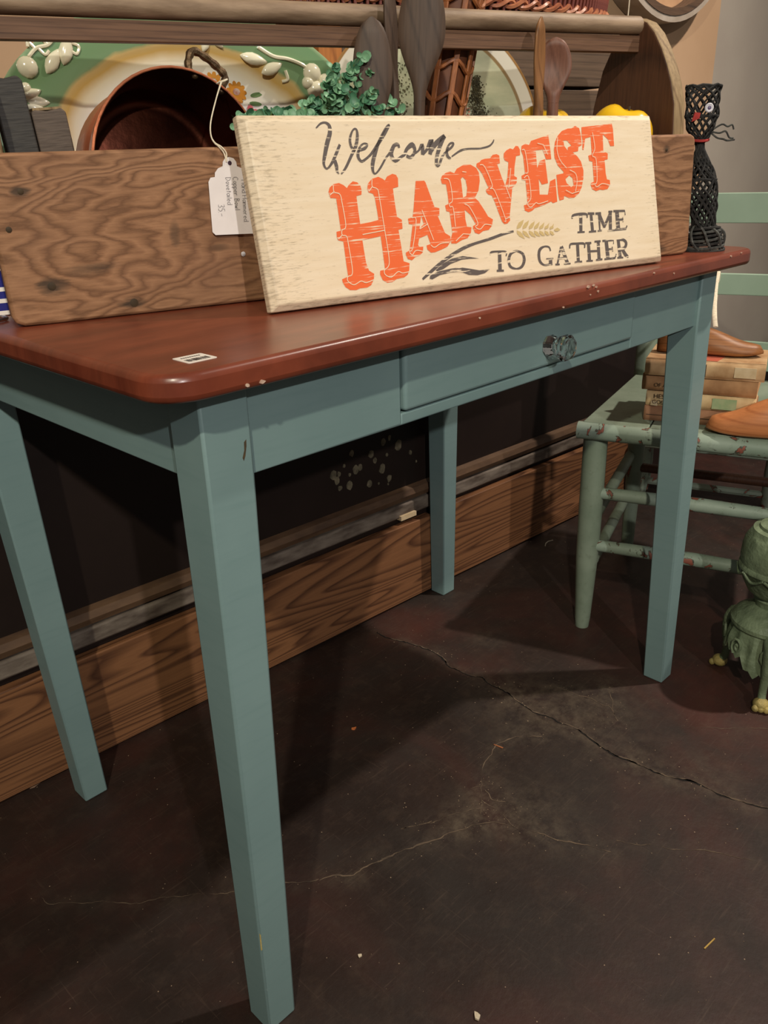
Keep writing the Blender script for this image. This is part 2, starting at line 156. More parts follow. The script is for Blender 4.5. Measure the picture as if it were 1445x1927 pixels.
def plywood():
    """rotary-cut face: wide wandering bands, a softer fine grain, and old iron stains round the nails"""
    t = NT('weathered_plywood'); x, y, z = t.sep()
    v = t.mapping((.24, 1, 1))
    wob = t.noise(t.mapping((.5, 1, 2.2)), 55, 4, .6)
    f = t.math('ADD', t.noise(v, 10.5, 3, .5, .4), t.math('MULTIPLY', wob, .045))
    sn = t.math('FRACT', t.math('MULTIPLY', f, 30))
    col = t.ramp(sn, [(0, s(112, 78, 54)), (.30, s(146, 106, 76)), (.62, s(160, 118, 86)), (.86, s(136, 97, 69)), (1, s(112, 78, 54))])
    col = t.mix(t.ramp(t.noise(t.mapping((4, 60, 90)), 5, 4, .65), [(.42, .0), (.75, .45)]), col, s(104, 72, 50))
    col = t.mix(t.ramp(t.noise(t.co, 8, 5, .6), [(.48, 0.), (.75, .5)]), col, s(128, 92, 70))
    for (u, w, ru, rw, k) in ((.028, .120, .010, .005, .8), (.042, .035, .016, .011, .85), (.075, .047, .03, .007, .45), (.115, .012, .016, .006, .85), (.165, .075, .006, .014, .5), (.845, .138, .008, .006, .7), (.845, .012, .02, .01, .7), (.09, .05, .02, .004, .4), (.21, .058, .012, .004, .45)):
        d = t.math('ADD', t.math('POWER', t.math('DIVIDE', t.math('SUBTRACT', x, u), ru), 2), t.math('POWER', t.math('DIVIDE', t.math('SUBTRACT', z, w), rw), 2))
        d = t.math('ADD', d, t.math('MULTIPLY', t.math('SUBTRACT', wob, .5), 2.5))
        col = t.mix(t.ramp(d, [(.1, k), (1.0, 0.)]), col, s(52, 44, 36))
    t.bump(t.math('ADD', sn, wob), .3, .0007)
    return t.fin(col, .68, spec=.3)
PLY = plywood()
DOWELW = plain('weathered_dowel', s(156, 132, 108), s(112, 90, 70), 5, (2.5, 14, 14), rough=.6, bump=.3)
OLDWOOD = grain('old_grey_wood', s(120, 92, 68), s(78, 54, 38), rings=160, along='x', nscale=3, amp=3, fine=.45, stain=s(150, 122, 94), rough=.6)
DARKEND = grain('dark_end_wood', s(86, 56, 40), s(52, 32, 24), rings=70, along='z', nscale=3, amp=3, fine=.4, rough=.5)
RAWEDGE = grain('raw_wood_edge', s(150, 126, 92), s(104, 80, 54), rings=120, along='z', nscale=4, amp=2, fine=.4, rough=.7)
PINE = grain('new_pine', s(136, 92, 60), s(74, 44, 28), along='x', nscale=4.5, stretch=.045, amp=70, contour=True, fine=.18, rough=.6, sharp=(.45, .85))
CREAMC = s(228, 209, 180)
def cream():
    t = NT('distressed_cream_paint'); v = t.co
    col = t.ramp(t.noise(t.mapping((5, 40, 5)), 3, 5), [(.3, s(230, 212, 185)), (.7, s(222, 201, 170))])
    x, y, z = t.sep()
    # wear near the left and bottom edges (scuffed wood and dark wax)
    ex = t.math('MAXIMUM', t.math('SUBTRACT', 1, t.math('DIVIDE', x, .07)), t.math('SUBTRACT', 1, t.math('DIVIDE', t.math('SUBTRACT', .575, x), .03)))
    ey = t.math('MAXIMUM', t.math('SUBTRACT', 1, t.math('DIVIDE', y, .012)), t.math('SUBTRACT', 1, t.math('DIVIDE', t.math('SUBTRACT', .182, y), .010)))
    e = t.math('MAXIMUM', t.math('MAXIMUM', ex, ey), 0)
    nn = t.noise(t.mapping((30, 200, 30)), 2.5, 6, .65)
    wv = t.math('ADD', nn, t.math('MULTIPLY', e, .14))
    col = t.mix(t.ramp(wv, [(.60, 0.), (.82, .7)]), col, s(120, 104, 78))
    t.bump(nn, .12, .0006)
    return t.fin(col, .55)
CREAM = cream()
def stencil(name, c, lo, hi, xs=4, ys=60):
    """thin stencilled paint, rubbed through to the cream in streaks along the grain"""
    t = NT(name)
    f = t.noise(t.mapping((xs, ys, 1)), 4, 4, .6)
    f2 = t.noise(t.co, 45, 3)
    col = t.mix(t.ramp(t.math('ADD', f, t.math('MULTIPLY', f2, .25)), [(lo, 0.), (hi, 1.)]), c, CREAMC)
    return t.fin(col, .55)
ORANGE = stencil('orange_stencil', s(230, 102, 48), .70, .79, 5, 110)
GREYINK = stencil('charcoal_stencil', s(92, 82, 78), .70, .76, 6, 75)
TANINK = stencil('wheat_stencil', s(198, 172, 118), .85, .95)
CREAMLINE = plain('cream_line', CREAMC, CREAMC, bump=0, rough=.55)
COPPER = plain('hammered_copper', s(222, 142, 104), s(178, 104, 74), 12, rough=.40, metal=.7, bump=.5, bscale=60, bd=.002)
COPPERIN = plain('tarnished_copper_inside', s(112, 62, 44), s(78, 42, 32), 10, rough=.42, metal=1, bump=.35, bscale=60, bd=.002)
IRONH = plain('forged_iron', s(110, 88, 62), s(70, 54, 40), 60, rough=.5, metal=.7, bump=.5, bd=.002)
PAPER = plain('white_card', s(236, 228, 226), s(228, 220, 218), 40, rough=.7, bump=.05)
PENCIL = plain('pencil_lead', s(96, 92, 96), s(120, 116, 118), 300, rough=.7, bump=0)
COTTON = plain('cotton_string', s(232, 220, 196), s(205, 192, 168), 200, rough=.9, bump=.3)
WHITEP = plain('white_label', s(240, 232, 222), s(235, 226, 216), 40, rough=.5, bump=0)
BLACKP = plain('black_print', s(60, 52, 50), s(60, 52, 50), 40, rough=.6, bump=0)
CHARC = plain('charcoal_stain', s(66, 62, 58), s(46, 43, 41), 6, (8, 8, 90), rough=.6, bump=.4, bscale=4)
GREYBD = plain('weathered_grey_board', s(100, 86, 76), s(78, 66, 58), 6, (8, 8, 90), rough=.65, bump=.4, bscale=4)
SPOOND = grain('dark_spoon_wood', s(84, 66, 54), s(60, 46, 38), rings=120, along='z', nscale=4, amp=2, fine=.4, rough=.55)
SPOONM = grain('brown_spoon_wood', s(138, 96, 58), s(96, 62, 36), rings=120, along='z', nscale=4, amp=2, fine=.4, rough=.5)
SPOONP = grain('rosy_spoon_wood', s(122, 82, 66), s(88, 54, 42), rings=120, along='z', nscale=4, amp=2, fine=.4, rough=.5)
LEAF = plain('faux_leaf', s(122, 166, 128), s(82, 130, 96), 60, rough=.45, bump=.1, lo=.4, hi=.6, **{'Transmission Weight': 0})
LEAFD = plain('faux_leaf_dark', s(80, 130, 98), s(52, 94, 68), 60, rough=.45, bump=.1)
STEMG = plain('faux_stem', s(96, 120, 66), s(120, 110, 70), 60, rough=.6)
YELLOW = plain('yellow_skin', s(236, 190, 30), s(214, 160, 16), 14, rough=.22, bump=.05, spec=.5, coat=.3)
STALK = plain('dark_stalk', s(66, 50, 30), s(44, 34, 20), 60, rough=.7)
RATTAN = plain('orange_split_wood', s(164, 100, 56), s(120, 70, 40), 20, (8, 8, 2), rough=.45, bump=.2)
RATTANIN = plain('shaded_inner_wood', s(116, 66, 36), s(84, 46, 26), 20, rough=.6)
WICKER = plain('red_brown_wicker', s(128, 64, 50), s(82, 36, 32), 40, rough=.4, bump=.3)
WICKERB = plain('pale_wicker', s(186, 122, 86), s(140, 80, 56), 40, rough=.4, bump=.3)
CRATE = grain('grey_crate_wood', s(98, 78, 62), s(70, 54, 42), rings=90, along='x', nscale=3, amp=3, fine=.4, rough=.7)
CRATEO = grain('orange_crate_wood', s(176, 112, 56), s(140, 84, 42), rings=90, along='z', nscale=3, amp=3, fine=.3, rough=.6)
YARN = plain('black_yarn', s(48, 46, 44), s(28, 27, 27), 160, rough=.85, bump=.6, bscale=500, bd=.001)
YARNG = plain('grey_yarn', s(82, 82, 78), s(50, 50, 48), 160, rough=.85, bump=.6, bscale=500, bd=.001)
REDY = plain('red_felt', s(176, 60, 56), s(150, 46, 44), 100, rough=.9)
SILVER = plain('pale_button', s(225, 222, 228), s(190, 186, 196), 100, rough=.3, bump=.1)
BLUE = plain('blue_print', s(36, 40, 128), s(30, 34, 112), 20, rough=.4, bump=0)
GREENCH = chipped('chipped_green_paint', s(134, 146, 128), s(110, 124, 106), s(132, 76, 60), s(96, 104, 84), .69)
GREENWORN = chipped('worn_green_paint', s(150, 164, 148), s(126, 142, 126), s(138, 80, 64), s(96, 104, 84), .60, 34)
GREENSL = plain('pale_green_slat', s(152, 174, 154), s(138, 160, 140), 7, rough=.5, bump=.1)
URNG = plain('green_cast_iron', s(128, 142, 112), s(88, 100, 76), 22, rough=.5, bump=.9, bscale=70, bd=.004)
URNF = plain('worn_brass_foot', s(176, 156, 92), s(128, 116, 74), 40, rough=.5, bump=.7, bd=.004)
LAST1 = grain('brown_last_wood', s(150, 98, 56), s(112, 68, 38), rings=90, along='x', nscale=3, amp=2, fine=.3, rough=.45)
LAST2 = grain('orange_last_wood', s(196, 124, 76), s(164, 96, 56), rings=60, along='x', nscale=3, amp=2, fine=.2, rough=.4)
BOOKA = plain('tan_book_cloth', s(218, 184, 140), s(164, 124, 84), 16, rough=.8, bump=.2)
BOOKB = plain('brown_book_cloth', s(190, 146, 102), s(140, 100, 66), 16, rough=.8, bump=.2)
BOOKC = plain('cream_book_cloth', s(222, 196, 150), s(184, 150, 106), 16, rough=.8, bump=.2)
BOOKD = plain('rust_book_cloth', s(170, 124, 92), s(132, 92, 66), 16, rough=.8, bump=.2)
PAGES = plain('aged_pages', s(176, 146, 104), s(130, 100, 68), 40, (1, 1, 30), rough=.9)
GREENTAPE = plain('green_label', s(130, 160, 116), s(170, 176, 136), 30, rough=.7)
DARKINK = plain('brown_ink', s(70, 54, 40), s(70, 54, 40), 30, rough=.7, bump=0)
BARE = plain('bare_paper', s(218, 196, 160), s(196, 170, 130), 30, rough=.8)
REDPRINT = plain('red_print', s(190, 96, 70), s(170, 84, 60), 60, rough=.8, bump=0)
WHITEGL = plain('glazed_cream', s(240, 234, 208), s(226, 218, 190), 30, rough=.15, bump=.08, spec=.6, coat=.5)
def glass():
    t = NT('pressed_glass')
    return t.fin((.93, .95, .93, 1), .03, **{'Transmission Weight': 1.0, 'IOR': 1.5})
GLASS = glass()

def platter_mat():
    t = NT('glazed_platter'); x, y, z = t.sep()
    r = t.math('SQRT', t.math('ADD', t.math('POWER', t.math('DIVIDE', x, .238), 2), t.math('POWER', t.math('DIVIDE', y, .158), 2)))
    r = t.math('ADD', r, t.math('MULTIPLY', t.math('SUBTRACT', t.noise(t.co, 20, 4), .5), .06))
    col = t.ramp(r, [(.54, s(250, 246, 236)), (.62, s(242, 228, 198)), (.675, s(214, 176, 104)), (.71, s(214, 184, 124)), (.735, s(122, 152, 112)), (.97, s(108, 142, 102)), (1.0, s(150, 170, 130))])
    return t.fin(col, .12, spec=.6, coat=.6)
PLATTER = platter_mat()
def plate_mat():
    t = NT('painted_scene_plate'); x, y, z = t.sep()
    r = t.math('SQRT', t.math('ADD', t.math('POWER', t.math('DIVIDE', x, .187), 2), t.math('POWER', t.math('DIVIDE', y, .162), 2)))
    field = t.ramp(t.noise(t.mapping((3, 9, 1)), 4, 4), [(.35, s(160, 166, 138)), (.65, s(190, 190, 160))])
    col = t.mix(t.ramp(r, [(.86, 0.), (.865, 1.)]), field, s(140, 116, 80))
    col = t.mix(t.ramp(r, [(.885, 0.), (.89, 1.)]), col, s(214, 208, 192))
    col = t.mix(t.ramp(r, [(.975, 0.), (.98, 1.)]), col, s(150, 112, 66))
    return t.fin(col, .15, spec=.6, coat=.5)
PLATE = plate_mat()

def floor_mat():
    t = NT('stained_concrete'); v = t.co
    a = t.noise(v, 1.6, 6, .6, .8)
    col = t.ramp(a, [(.30, s(31, 24, 20)), (.46, s(44, 31, 26)), (.57, s(62, 37, 31)), (.72, s(76, 42, 35))])
    b = t.noise(v, 5.5, 6, .65, .6)
    col = t.mix(t.ramp(b, [(.45, 0.), (.7, .75)]), col, s(42, 34, 29))
    c = t.noise(v, 26, 7, .7)
    col = t.mix(t.ramp(c, [(.5, 0.), (.8, .45)]), col, s(76, 60, 49))
    sc = t.noise(t.mapping((3, 60, 1), (0, 0, .5)), 4, 5, .7)
    col = t.mix(t.ramp(sc, [(.58, 0.), (.8, .35)]), col, s(110, 90, 76))
    sc2 = t.noise(t.mapping((70, 3, 1), (0, 0, .3)), 4, 5, .7)
    col = t.mix(t.ramp(sc2, [(.60, 0.), (.8, .3)]), col, s(110, 90, 76))
    at = t.n('ShaderNodeAttribute', _attribute_name='dust')
    dn = t.noise(v, 34, 7, .72)
    df = t.math('MULTIPLY', at.outputs['Fac'], t.ramp(dn, [(.40, 0.), (.68, 1.)]))
    col = t.mix(t.math('MULTIPLY', df, .62), col, s(104, 91, 75))
    sp = t.n('ShaderNodeTexVoronoi'); t.link(v, sp.inputs['Vector']); sp.inputs['Scale'].default_value = 60
    spk = t.ramp(sp.outputs['Distance'], [(.035, 1.), (.06, 0.)])
    gate = t.ramp(t.noise(v, 60, 2), [(.5, 0.), (.55, 1.)])
    col = t.mix(t.math('MULTIPLY', t.math('MULTIPLY', spk, gate), .8), col, s(176, 150, 124))
    h = t.math('ADD', t.math('MULTIPLY', c, .6), t.noise(v, 120, 4))
    t.bump(h, .25, .0015)
    rg = t.ramp(b, [(.3, .45), (.7, .68)])
    return t.fin(col, rg, spec=.4)
FLOORM = floor_mat()
def dark_wall():
    t = NT('dark_brown_wall'); v = t.co
    col = t.ramp(t.noise(v, 3, 6, .6), [(.3, s(26, 18, 15)), (.7, s(38, 27, 23))])
    t.bump(t.noise(v, 30, 5), .2, .001)
    return t.fin(col, .5, spec=.3)
DWALL = dark_wall()
TANWALL = plain('tan_wall_paint', s(182, 150, 120), s(170, 138, 108), 3, rough=.8, bump=.1, bscale=90)
GREYWALL = plain('grey_wall_paint', s(158, 149, 138), s(150, 140, 130), 3, rough=.8, bump=.1, bscale=90)
WORNGREY = plain('worn_grey_strip', s(128, 116, 104), s(78, 66, 58), 12, (1.2, 4, 4), rough=.6, bump=.5, bscale=12, bd=.003)
BROWNSTRIP = plain('brown_strip', s(104, 78, 56), s(70, 50, 36), 8, (1.2, 4, 4), rough=.6, bump=.3)
BURLAP = plain('tan_drum_skin', s(190, 152, 116), s(170, 130, 98), 12, rough=.8, bump=.2)
HOOPM = grain('dark_hoop_wood', s(92, 70, 54), s(60, 46, 38), rings=100, along='x', nscale=3, amp=2, fine=.4, rough=.6)
HOOPL = plain('pale_hoop_side', s(170, 158, 146), s(150, 136, 122), 20, rough=.6)

# ------------------------------------------------------------------ mesh building
RY = lambda d: Matrix.Rotation(math.radians(d), 4, 'Y'); RX = lambda d: Matrix.Rotation(math.radians(d), 4, 'X'); RZ = lambda d: Matrix.Rotation(math.radians(d), 4, 'Z')
class G:
    def __init__(self): self.v = []; self.f = []
    def add(self, vs, fs):
        o = len(self.v); self.v += [tuple(p) for p in vs]; self.f += [tuple(i+o for i in f) for f in fs]; return self
    def hexa(self, b, t):
        return self.add(list(b)+list(t), [(3, 2, 1, 0), (4, 5, 6, 7), (0, 1, 5, 4), (1, 2, 6, 5), (2, 3, 7, 6), (3, 0, 4, 7)])
    def box(self, x0, x1, y0, y1, z0, z1):
        q = [(x0, y0), (x1, y0), (x1, y1), (x0, y1)]
        return self.hexa([(*p, z0) for p in q], [(*p, z1) for p in q])
    def tube(self, pts, r, n=8, closed=False, flat=1.0):
        P = [Vector(p) for p in pts]; m = len(P); rr = r if isinstance(r, (list, tuple)) else [r]*m
        vs = []; up = None
        for i in range(m):
            a = P[(i-1) % m] if (closed or i > 0) else P[i]; b = P[(i+1) % m] if (closed or i < m-1) else P[i]
            t = (b-a).normalized() if (b-a).length > 1e-9 else Vector((0, 0, 1))
            if up is None: up = Vector((0, 0, 1)) if abs(t.z) < .9 else Vector((1, 0, 0))
            x = (up - t*up.dot(t)); x = x.normalized() if x.length > 1e-6 else t.orthogonal().normalized(); y = t.cross(x); up = x
            for k in range(n):
                an = 2*PI*k/n; vs.append(P[i]+x*math.cos(an)*rr[i]*flat+y*math.sin(an)*rr[i])
        fs = []
        for i in range(m if closed else m-1):
            j = (i+1) % m
            for k in range(n):
                l = (k+1) % n; fs.append((i*n+k, i*n+l, j*n+l, j*n+k))
        if not closed: fs += [tuple(range(n-1, -1, -1)), tuple((m-1)*n+k for k in range(n))]
        return self.add(vs, fs)
    def lathe(self, prof, n=32, c=(0, 0, 0), sx=1, sy=1, closed=False, cap=True):
        vs = []; m = len(prof)
        for r, z in prof:
            for k in range(n):
                a = 2*PI*k/n; vs.append((c[0]+r*sx*math.cos(a), c[1]+r*sy*math.sin(a), c[2]+z))
        fs = [(i*n+k, i*n+(k+1) % n, (i+1)*n+(k+1) % n, (i+1)*n+k) for i in range(m-1) for k in range(n)]
        if closed: fs += [((m-1)*n+k, (m-1)*n+(k+1) % n, (k+1) % n, k) for k in range(n)]
        elif cap: fs += [tuple(range(n-1, -1, -1)), tuple((m-1)*n+k for k in range(n))]
        return self.add(vs, fs)
    def prism(self, poly, z0, z1, X=None):
        n = len(poly); vs = [(x, y, z0) for x, y in poly]+[(x, y, z1) for x, y in poly]
        fs = [tuple(range(n-1, -1, -1)), tuple(range(n, 2*n))]+[(i, (i+1) % n, n+(i+1) % n, n+i) for i in range(n)]
        if X: vs = [X(*p) for p in vs]
        return self.add(vs, fs)
    def ball(self, c, r, nu=14, nv=9, f=None):
        rx, ry, rz = r if isinstance(r, (list, tuple)) else (r, r, r); vs = []; fs = []
        for i in range(nv+1):
            th = PI*i/nv
            for k in range(nu):
                a = 2*PI*k/nu; p = Vector((math.sin(th)*math.cos(a), math.sin(th)*math.sin(a), math.cos(th)))
                if f: p = f(p)
                vs.append((c[0]+p.x*rx, c[1]+p.y*ry, c[2]+p.z*rz))
        for i in range(nv):
            for k in range(nu):
                fs.append((i*nu+k, (i+1)*nu+k, (i+1)*nu+(k+1) % nu, i*nu+(k+1) % nu))
        return self.add(vs, fs)
    def xf(self, M):
        self.v = [tuple(M @ Vector(p)) for p in self.v]; return self

def mesh(name, g, mat, smooth=40):
    me = bpy.data.meshes.new(name); me.from_pydata(g.v, [], g.f); me.validate()
    bm = bmesh.new(); bm.from_mesh(me); bmesh.ops.remove_doubles(bm, verts=bm.verts, dist=1e-7)
    bmesh.ops.recalc_face_normals(bm, faces=bm.faces); bm.to_mesh(me); bm.free()
    me.materials.append(mat)
    if smooth:
        me.polygons.foreach_set('use_smooth', [True]*len(me.polygons))
        me.set_sharp_from_angle(angle=math.radians(smooth))
    return me
def obj(name, g, mat, parent=None, bevel=0, smooth=40, seg=2, loc=None):
    o = bpy.data.objects.new(name, mesh(name, g, mat, smooth) if isinstance(g, G) else g); COL.objects.link(o)
    if parent: o.parent = parent
    if loc is not None: o.location = loc
    if bevel:
        b = o.modifiers.new('bevel', 'BEVEL'); b.width = bevel; b.segments = seg; b.limit_method = 'ANGLE'; b.angle_limit = math.radians(40)
    return o
def thing(name, label, cat, M=None, loc=None, group=None):
    o = bpy.data.objects.new(name, None); COL.objects.link(o); o.empty_display_size = .05
    if M is not None: o.matrix_world = M
    elif loc is not None: o.location = loc
    o['label'] = label; o['category'] = cat
    if group: o['group'] = group
    return o
def tag(o, label, cat, group=None, M=None):
    o['label'] = label; o['category'] = cat
    if group: o['group'] = group
    if M is not None: o.matrix_world = M
    return o
def struct(name, g, mat, **kw):
    o = obj(name, g, mat, **kw); o['kind'] = 'structure'; return o
def arc(cx, cy, r, a0, a1, n): return [(cx+r*math.cos(math.radians(a0+(a1-a0)*i/n)), cy+r*math.sin(math.radians(a0+(a1-a0)*i/n))) for i in range(n+1)]
def rrect(x0, x1, y0, y1, r, n=6):
    return arc(x1-r, y0+r, r, -90, 0, n)+arc(x1-r, y1-r, r, 0, 90, n)+arc(x0+r, y1-r, r, 90, 180, n)+arc(x0+r, y0+r, r, 180, 270, n)
def basis(o, x, y, z):
    return Matrix(((x[0], y[0], z[0], o[0]), (x[1], y[1], z[1], o[1]), (x[2], y[2], z[2], o[2]), (0, 0, 0, 1)))
def bez(pts, n):
    P = [Vector(p) for p in pts]; out = []
    for i in range(len(P)-1):
        p0, p1, p2, p3 = P[max(i-1, 0)], P[i], P[i+1], P[min(i+2, len(P)-1)]
        for k in range(n):
            t = k/n; out.append(.5*((2*p1)+(p2-p0)*t+(2*p0-5*p1+4*p2-p3)*t*t+(3*p1-p0-3*p2+p3)*t**3))
    out.append(P[-1]); return out
def wobble(p, sc, amp, seed=0):
    q = Vector(p)*sc+Vector((seed*7.1, seed*3.3, 0)); return noise.noise(q)*amp

# ------------------------------------------------------------------ the room
def wy(x): return .602-.0414*x                     # the back wall runs almost along x
WALLM = basis((0, .602, 0), Vector((1, -.0414, 0)).normalized(), Vector((.0414, 1, 0)).normalized(), (0, 0, 1))
def lin(a, b, n): return [a+(b-a)*i/n for i in range(n)]
xs = lin(-3, -.35, 6)+lin(-.35, 2.3, 530)+lin(2.3, 4.0, 4)+[4.0]
ys = lin(-3.5, -.55, 6)+lin(-.55, .62, 234)+[.62, .75]
def segd(px, py, a, b):
    dx, dy = b[0]-a[0], b[1]-a[1]; L2 = dx*dx+dy*dy or 1e-9
    t = max(0, min(1, ((px-a[0])*dx+(py-a[1])*dy)/L2)); return math.hypot(px-a[0]-t*dx, py-a[1]-t*dy)
nx, ny = len(xs), len(ys)
V = []; dust = [0.]*(nx*ny); crackpaths = []
for j in range(ny):
    for i in range(nx): V.append([xs[i], ys[j], 0.])
for ci, pl in enumerate(D['cr']):
    # wander the line a little, then stamp it on the grid
    pts = []
    for a, b in zip(pl, pl[1:]):
        n = max(2, int(math.hypot(b[0]-a[0], b[1]-a[1])/.012))
        for k in range(n):
            x = a[0]+(b[0]-a[0])*k/n; y = a[1]+(b[1]-a[1])*k/n
            pts.append((x+wobble((x, y, ci), 30, .007), y+wobble((x, y, ci+5), 30, .007)))
    pts.append(pl[-1]); crackpaths.append(pts)
    for a, b in zip(pts, pts[1:]):
        i0 = 6+int((min(a[0], b[0])-.07+.35)/.005); i1 = 6+int((max(a[0], b[0])+.07+.35)/.005)
        j0 = 6+int((min(a[1], b[1])-.07+.55)/.005); j1 = 6+int((max(a[1], b[1])+.07+.55)/.005)
        for j in range(max(j0, 0), min(j1+1, ny)):
            for i in range(max(i0, 0), min(i1+1, nx)):
                d = segd(xs[i], ys[j], a, b); k = j*nx+i
                br = .5+.5*wobble((xs[i], ys[j], ci), 22, 1.6)
                g = math.exp(-(d/.020)**2)*(.5 if ci < 4 else .25)*(.3+br)
                if g > dust[k]: dust[k] = g
for (x, y, r) in D['dust']:
    for j in range(ny):
        if abs(ys[j]-y) > 2*r: continue
        for i in range(nx):
            if abs(xs[i]-x) > 2*r: continue
            k = j*nx+i; g = .8*math.exp(-((xs[i]-x)**2+(ys[j]-y)**2)/(r*r*.6))
            dust[k] = min(1, dust[k]+g*.6)
me = bpy.data.meshes.new('floor')
me.from_pydata(V, [], [(j*nx+i, j*nx+i+1, (j+1)*nx+i+1, (j+1)*nx+i) for j in range(ny-1) for i in range(nx-1)])
for nm, arr in (('dust', dust),):
    me.attributes.new(nm, 'FLOAT', 'POINT').data.foreach_set('value', arr)
me.materials.append(FLOORM)
fl = bpy.data.objects.new('floor', me); COL.objects.link(fl); fl['kind'] = 'structure'
gl_, gd_ = G(), G()
for ci, pts in enumerate(crackpaths):
    line = bez([(x, y, 0) for x, y in pts], 4); wid = [.0016, .0007, .0010, .0007, .0007, .0007, .0006, .0006, .0006, .0006, .0006, .0005][ci]
    for off, gg, kw in ((0., gd_ if ci == 0 else gl_, 1.), (.0016, gl_, .7)):
        if ci != 0 and off: continue
        row = []
        for i, p in enumerate(line):
            d = line[min(i+1, len(line)-1)]-line[max(i-1, 0)]; d = d.normalized() if d.length > 1e-9 else Vector((1, 0, 0)); nn = Vector((-d.y, d.x, 0))
            j = nn*wobble((p.x, p.y, ci+off*900), 120, .0022); w_ = max(0, wid*kw*(.75+wobble((p.x, p.y, ci+3+off*900), 34, 1.5)))
            q = p+j+nn*off; row.append((q+nn*w_, q-nn*w_, w_))
        for (a, b, w0), (c, d, w1) in zip(row, row[1:]):
            if w0+w1 < 1e-5: continue
            gg.add([(a.x, a.y, .0004), (b.x, b.y, .0004), (d.x, d.y, .0004), (c.x, c.y, .0004)], [(0, 1, 2, 3)])
for nm, gg, mt in (('floor_crack', gl_, plain('dusty_crack', s(112, 94, 76), s(70, 58, 48), 60, rough=.9)), ('open_crack', gd_, plain('open_crack', s(16, 12, 10), s(22, 16, 13), 60, rough=.9))):
    o = obj(nm, gg, mt, parent=fl, smooth=0); o['kind'] = 'stuff'

# grit and crumbs, thickest along the cracks
gr = G(); rg_ = random.Random(21)
def crumb(x, y, r):
    n = 5; a0 = rg_.uniform(0, 6); q = [(x+r*rg_.uniform(.6, 1.3)*math.cos(a0+2*PI*k/n), y+r*rg_.uniform(.6, 1.3)*math.sin(a0+2*PI*k/n), .0003) for k in range(n)]
    gr.add(q+[(x, y, r*.9)], [(k, (k+1) % n, n) for k in range(n)])
for ci, pts in enumerate(crackpaths):
    for k in range((150, 40, 70, 25, 20, 20, 15, 5, 8, 8, 8, 8)[ci]):
        p = rg_.choice(pts); sp_ = .030 if ci == 0 else .02
        crumb(p[0]+rg_.gauss(0, sp_), p[1]+rg_.gauss(0, sp_), rg_.choice((.0004, .0005, .0007, .0009, .0014 if ci == 0 else .0009)))
for k in range(420):
    crumb(rg_.uniform(-.3, 1.9), rg_.uniform(-.45, .56), rg_.choice((.0004, .0005, .0006, .0009)))
o = obj('floor_grit', gr, plain('grit', s(150, 128, 104), s(92, 76, 62), 300, rough=.9), parent=fl, smooth=0); o['kind'] = 'stuff'
wl = struct('wall_lower', G().box(-3, 1.72, 0, .08, 0, .80).box(1.72, 4.2, .010, .08, 0, .28), DWALL); wl.matrix_world = WALLM  # second box: dark colour behind the chair stands in for the shade there
g = G()
for (x, z, r) in D['splat']:
    if r < 1: continue
    rr = r*.0011; pts = [(x+rr*(1+.35*wobble((k, r, x*40), 1, 1.5))*math.cos(2*PI*k/9), z+rr*1.25*(1+.35*wobble((k, r, x*30), 1, 1.5))*math.sin(2*PI*k/9)) for k in range(9)]
    g.prism(pts, 0, .0012, X=lambda a, b, c: (a, -c, b))
sp = obj('paint_splatter', g, plain('dry_splatter', s(112, 102, 82), s(66, 60, 46), 60, rough=.8), parent=wl); sp['kind'] = 'stuff'
o = struct('wall_upper', G().box(-3, 1.964, 0, .08, .80, 2.7), TANWALL); o.matrix_world = WALLM
g = G().box(1.964, 4.2, .012, .08, .28, 2.7); g.box(1.72, 1.964, .012, .08, .28, .80)
o = struct('wall_back', g, GREYWALL); o.matrix_world = WALLM
# the strip of old trim and the two new planks of the baseboard
o = struct('trim_1', G().box(-3, 1.70, -.012, .06, .199, .229), WORNGREY, bevel=.004); o.matrix_world = WALLM
g = G()
g.tube([(-3, .0, .246), (1.70, .0, .246)], .016, 8)
o = struct('trim_2', g, BROWNSTRIP); o.matrix_world = WALLM
bb = bpy.data.objects.new('baseboard_back', None); COL.objects.link(bb); bb['kind'] = 'structure'; bb.matrix_world = WALLM
g = G().prism([(-3, .004), (.885, .004)]+arc(.885, .014, .01, -90, 0, 3)+arc(.885, .175, .01, 0, 90, 3)+[(-3, .194)], 0, .02, X=lambda a, b, c: (a, c-.022, b))
obj('plank', g, PINE, parent=bb, bevel=.002)
g = G().box(.915, 1.68, -.020, 0, .004, .188)
obj('plank', g, PINE, parent=bb, bevel=.002)
obj('wood_block', G().box(.80, .845, -.018, -.002, .196, .206), BARE, parent=bb)

# ------------------------------------------------------------------ the teal table
T = .76
tb = thing('writing_table', 'teal painted wooden table with a glossy oxblood red top and glass drawer knob', 'table', loc=(0, 0, 0))
A_, B_ = .918, .5405
g = G().prism(rrect(-.056, .973, -.042, .556, .036), .7375, T)
tt = obj('tabletop', g, RED, parent=tb, bevel=.006, seg=3)
tt['label'] = 'oxblood red painted tabletop with rounded corners'
g = G()
for (x, z, r) in [(.497, .758, .004), (.508, .7585, .003), (.514, .756, .003), (.518, .751, .0028), (.703, .751, .0025), (.502, .749, .002), (.448, .742, .002), (.017, .742, .003), (.031, .742, .0035), (.91, .7575, .002), (.875, .756, .003), (.3, .752, .002), (.65, .757, .002)]:
    r *= .65; pts = [(x+r*(1+wobble((k, x*50, 0), 1, .9))*math.cos(2*PI*k/7), z+r*.7*(1+wobble((k, z*90, 2), 1, .9))*math.sin(2*PI*k/7)) for k in range(7)]
    g.prism(pts, 0, .0016, X=lambda a, b, c: (a, -.0412-c, b))
o = obj('paint_chip', g, PALE_CHIP, parent=tt, smooth=0); o['kind'] = 'stuff'
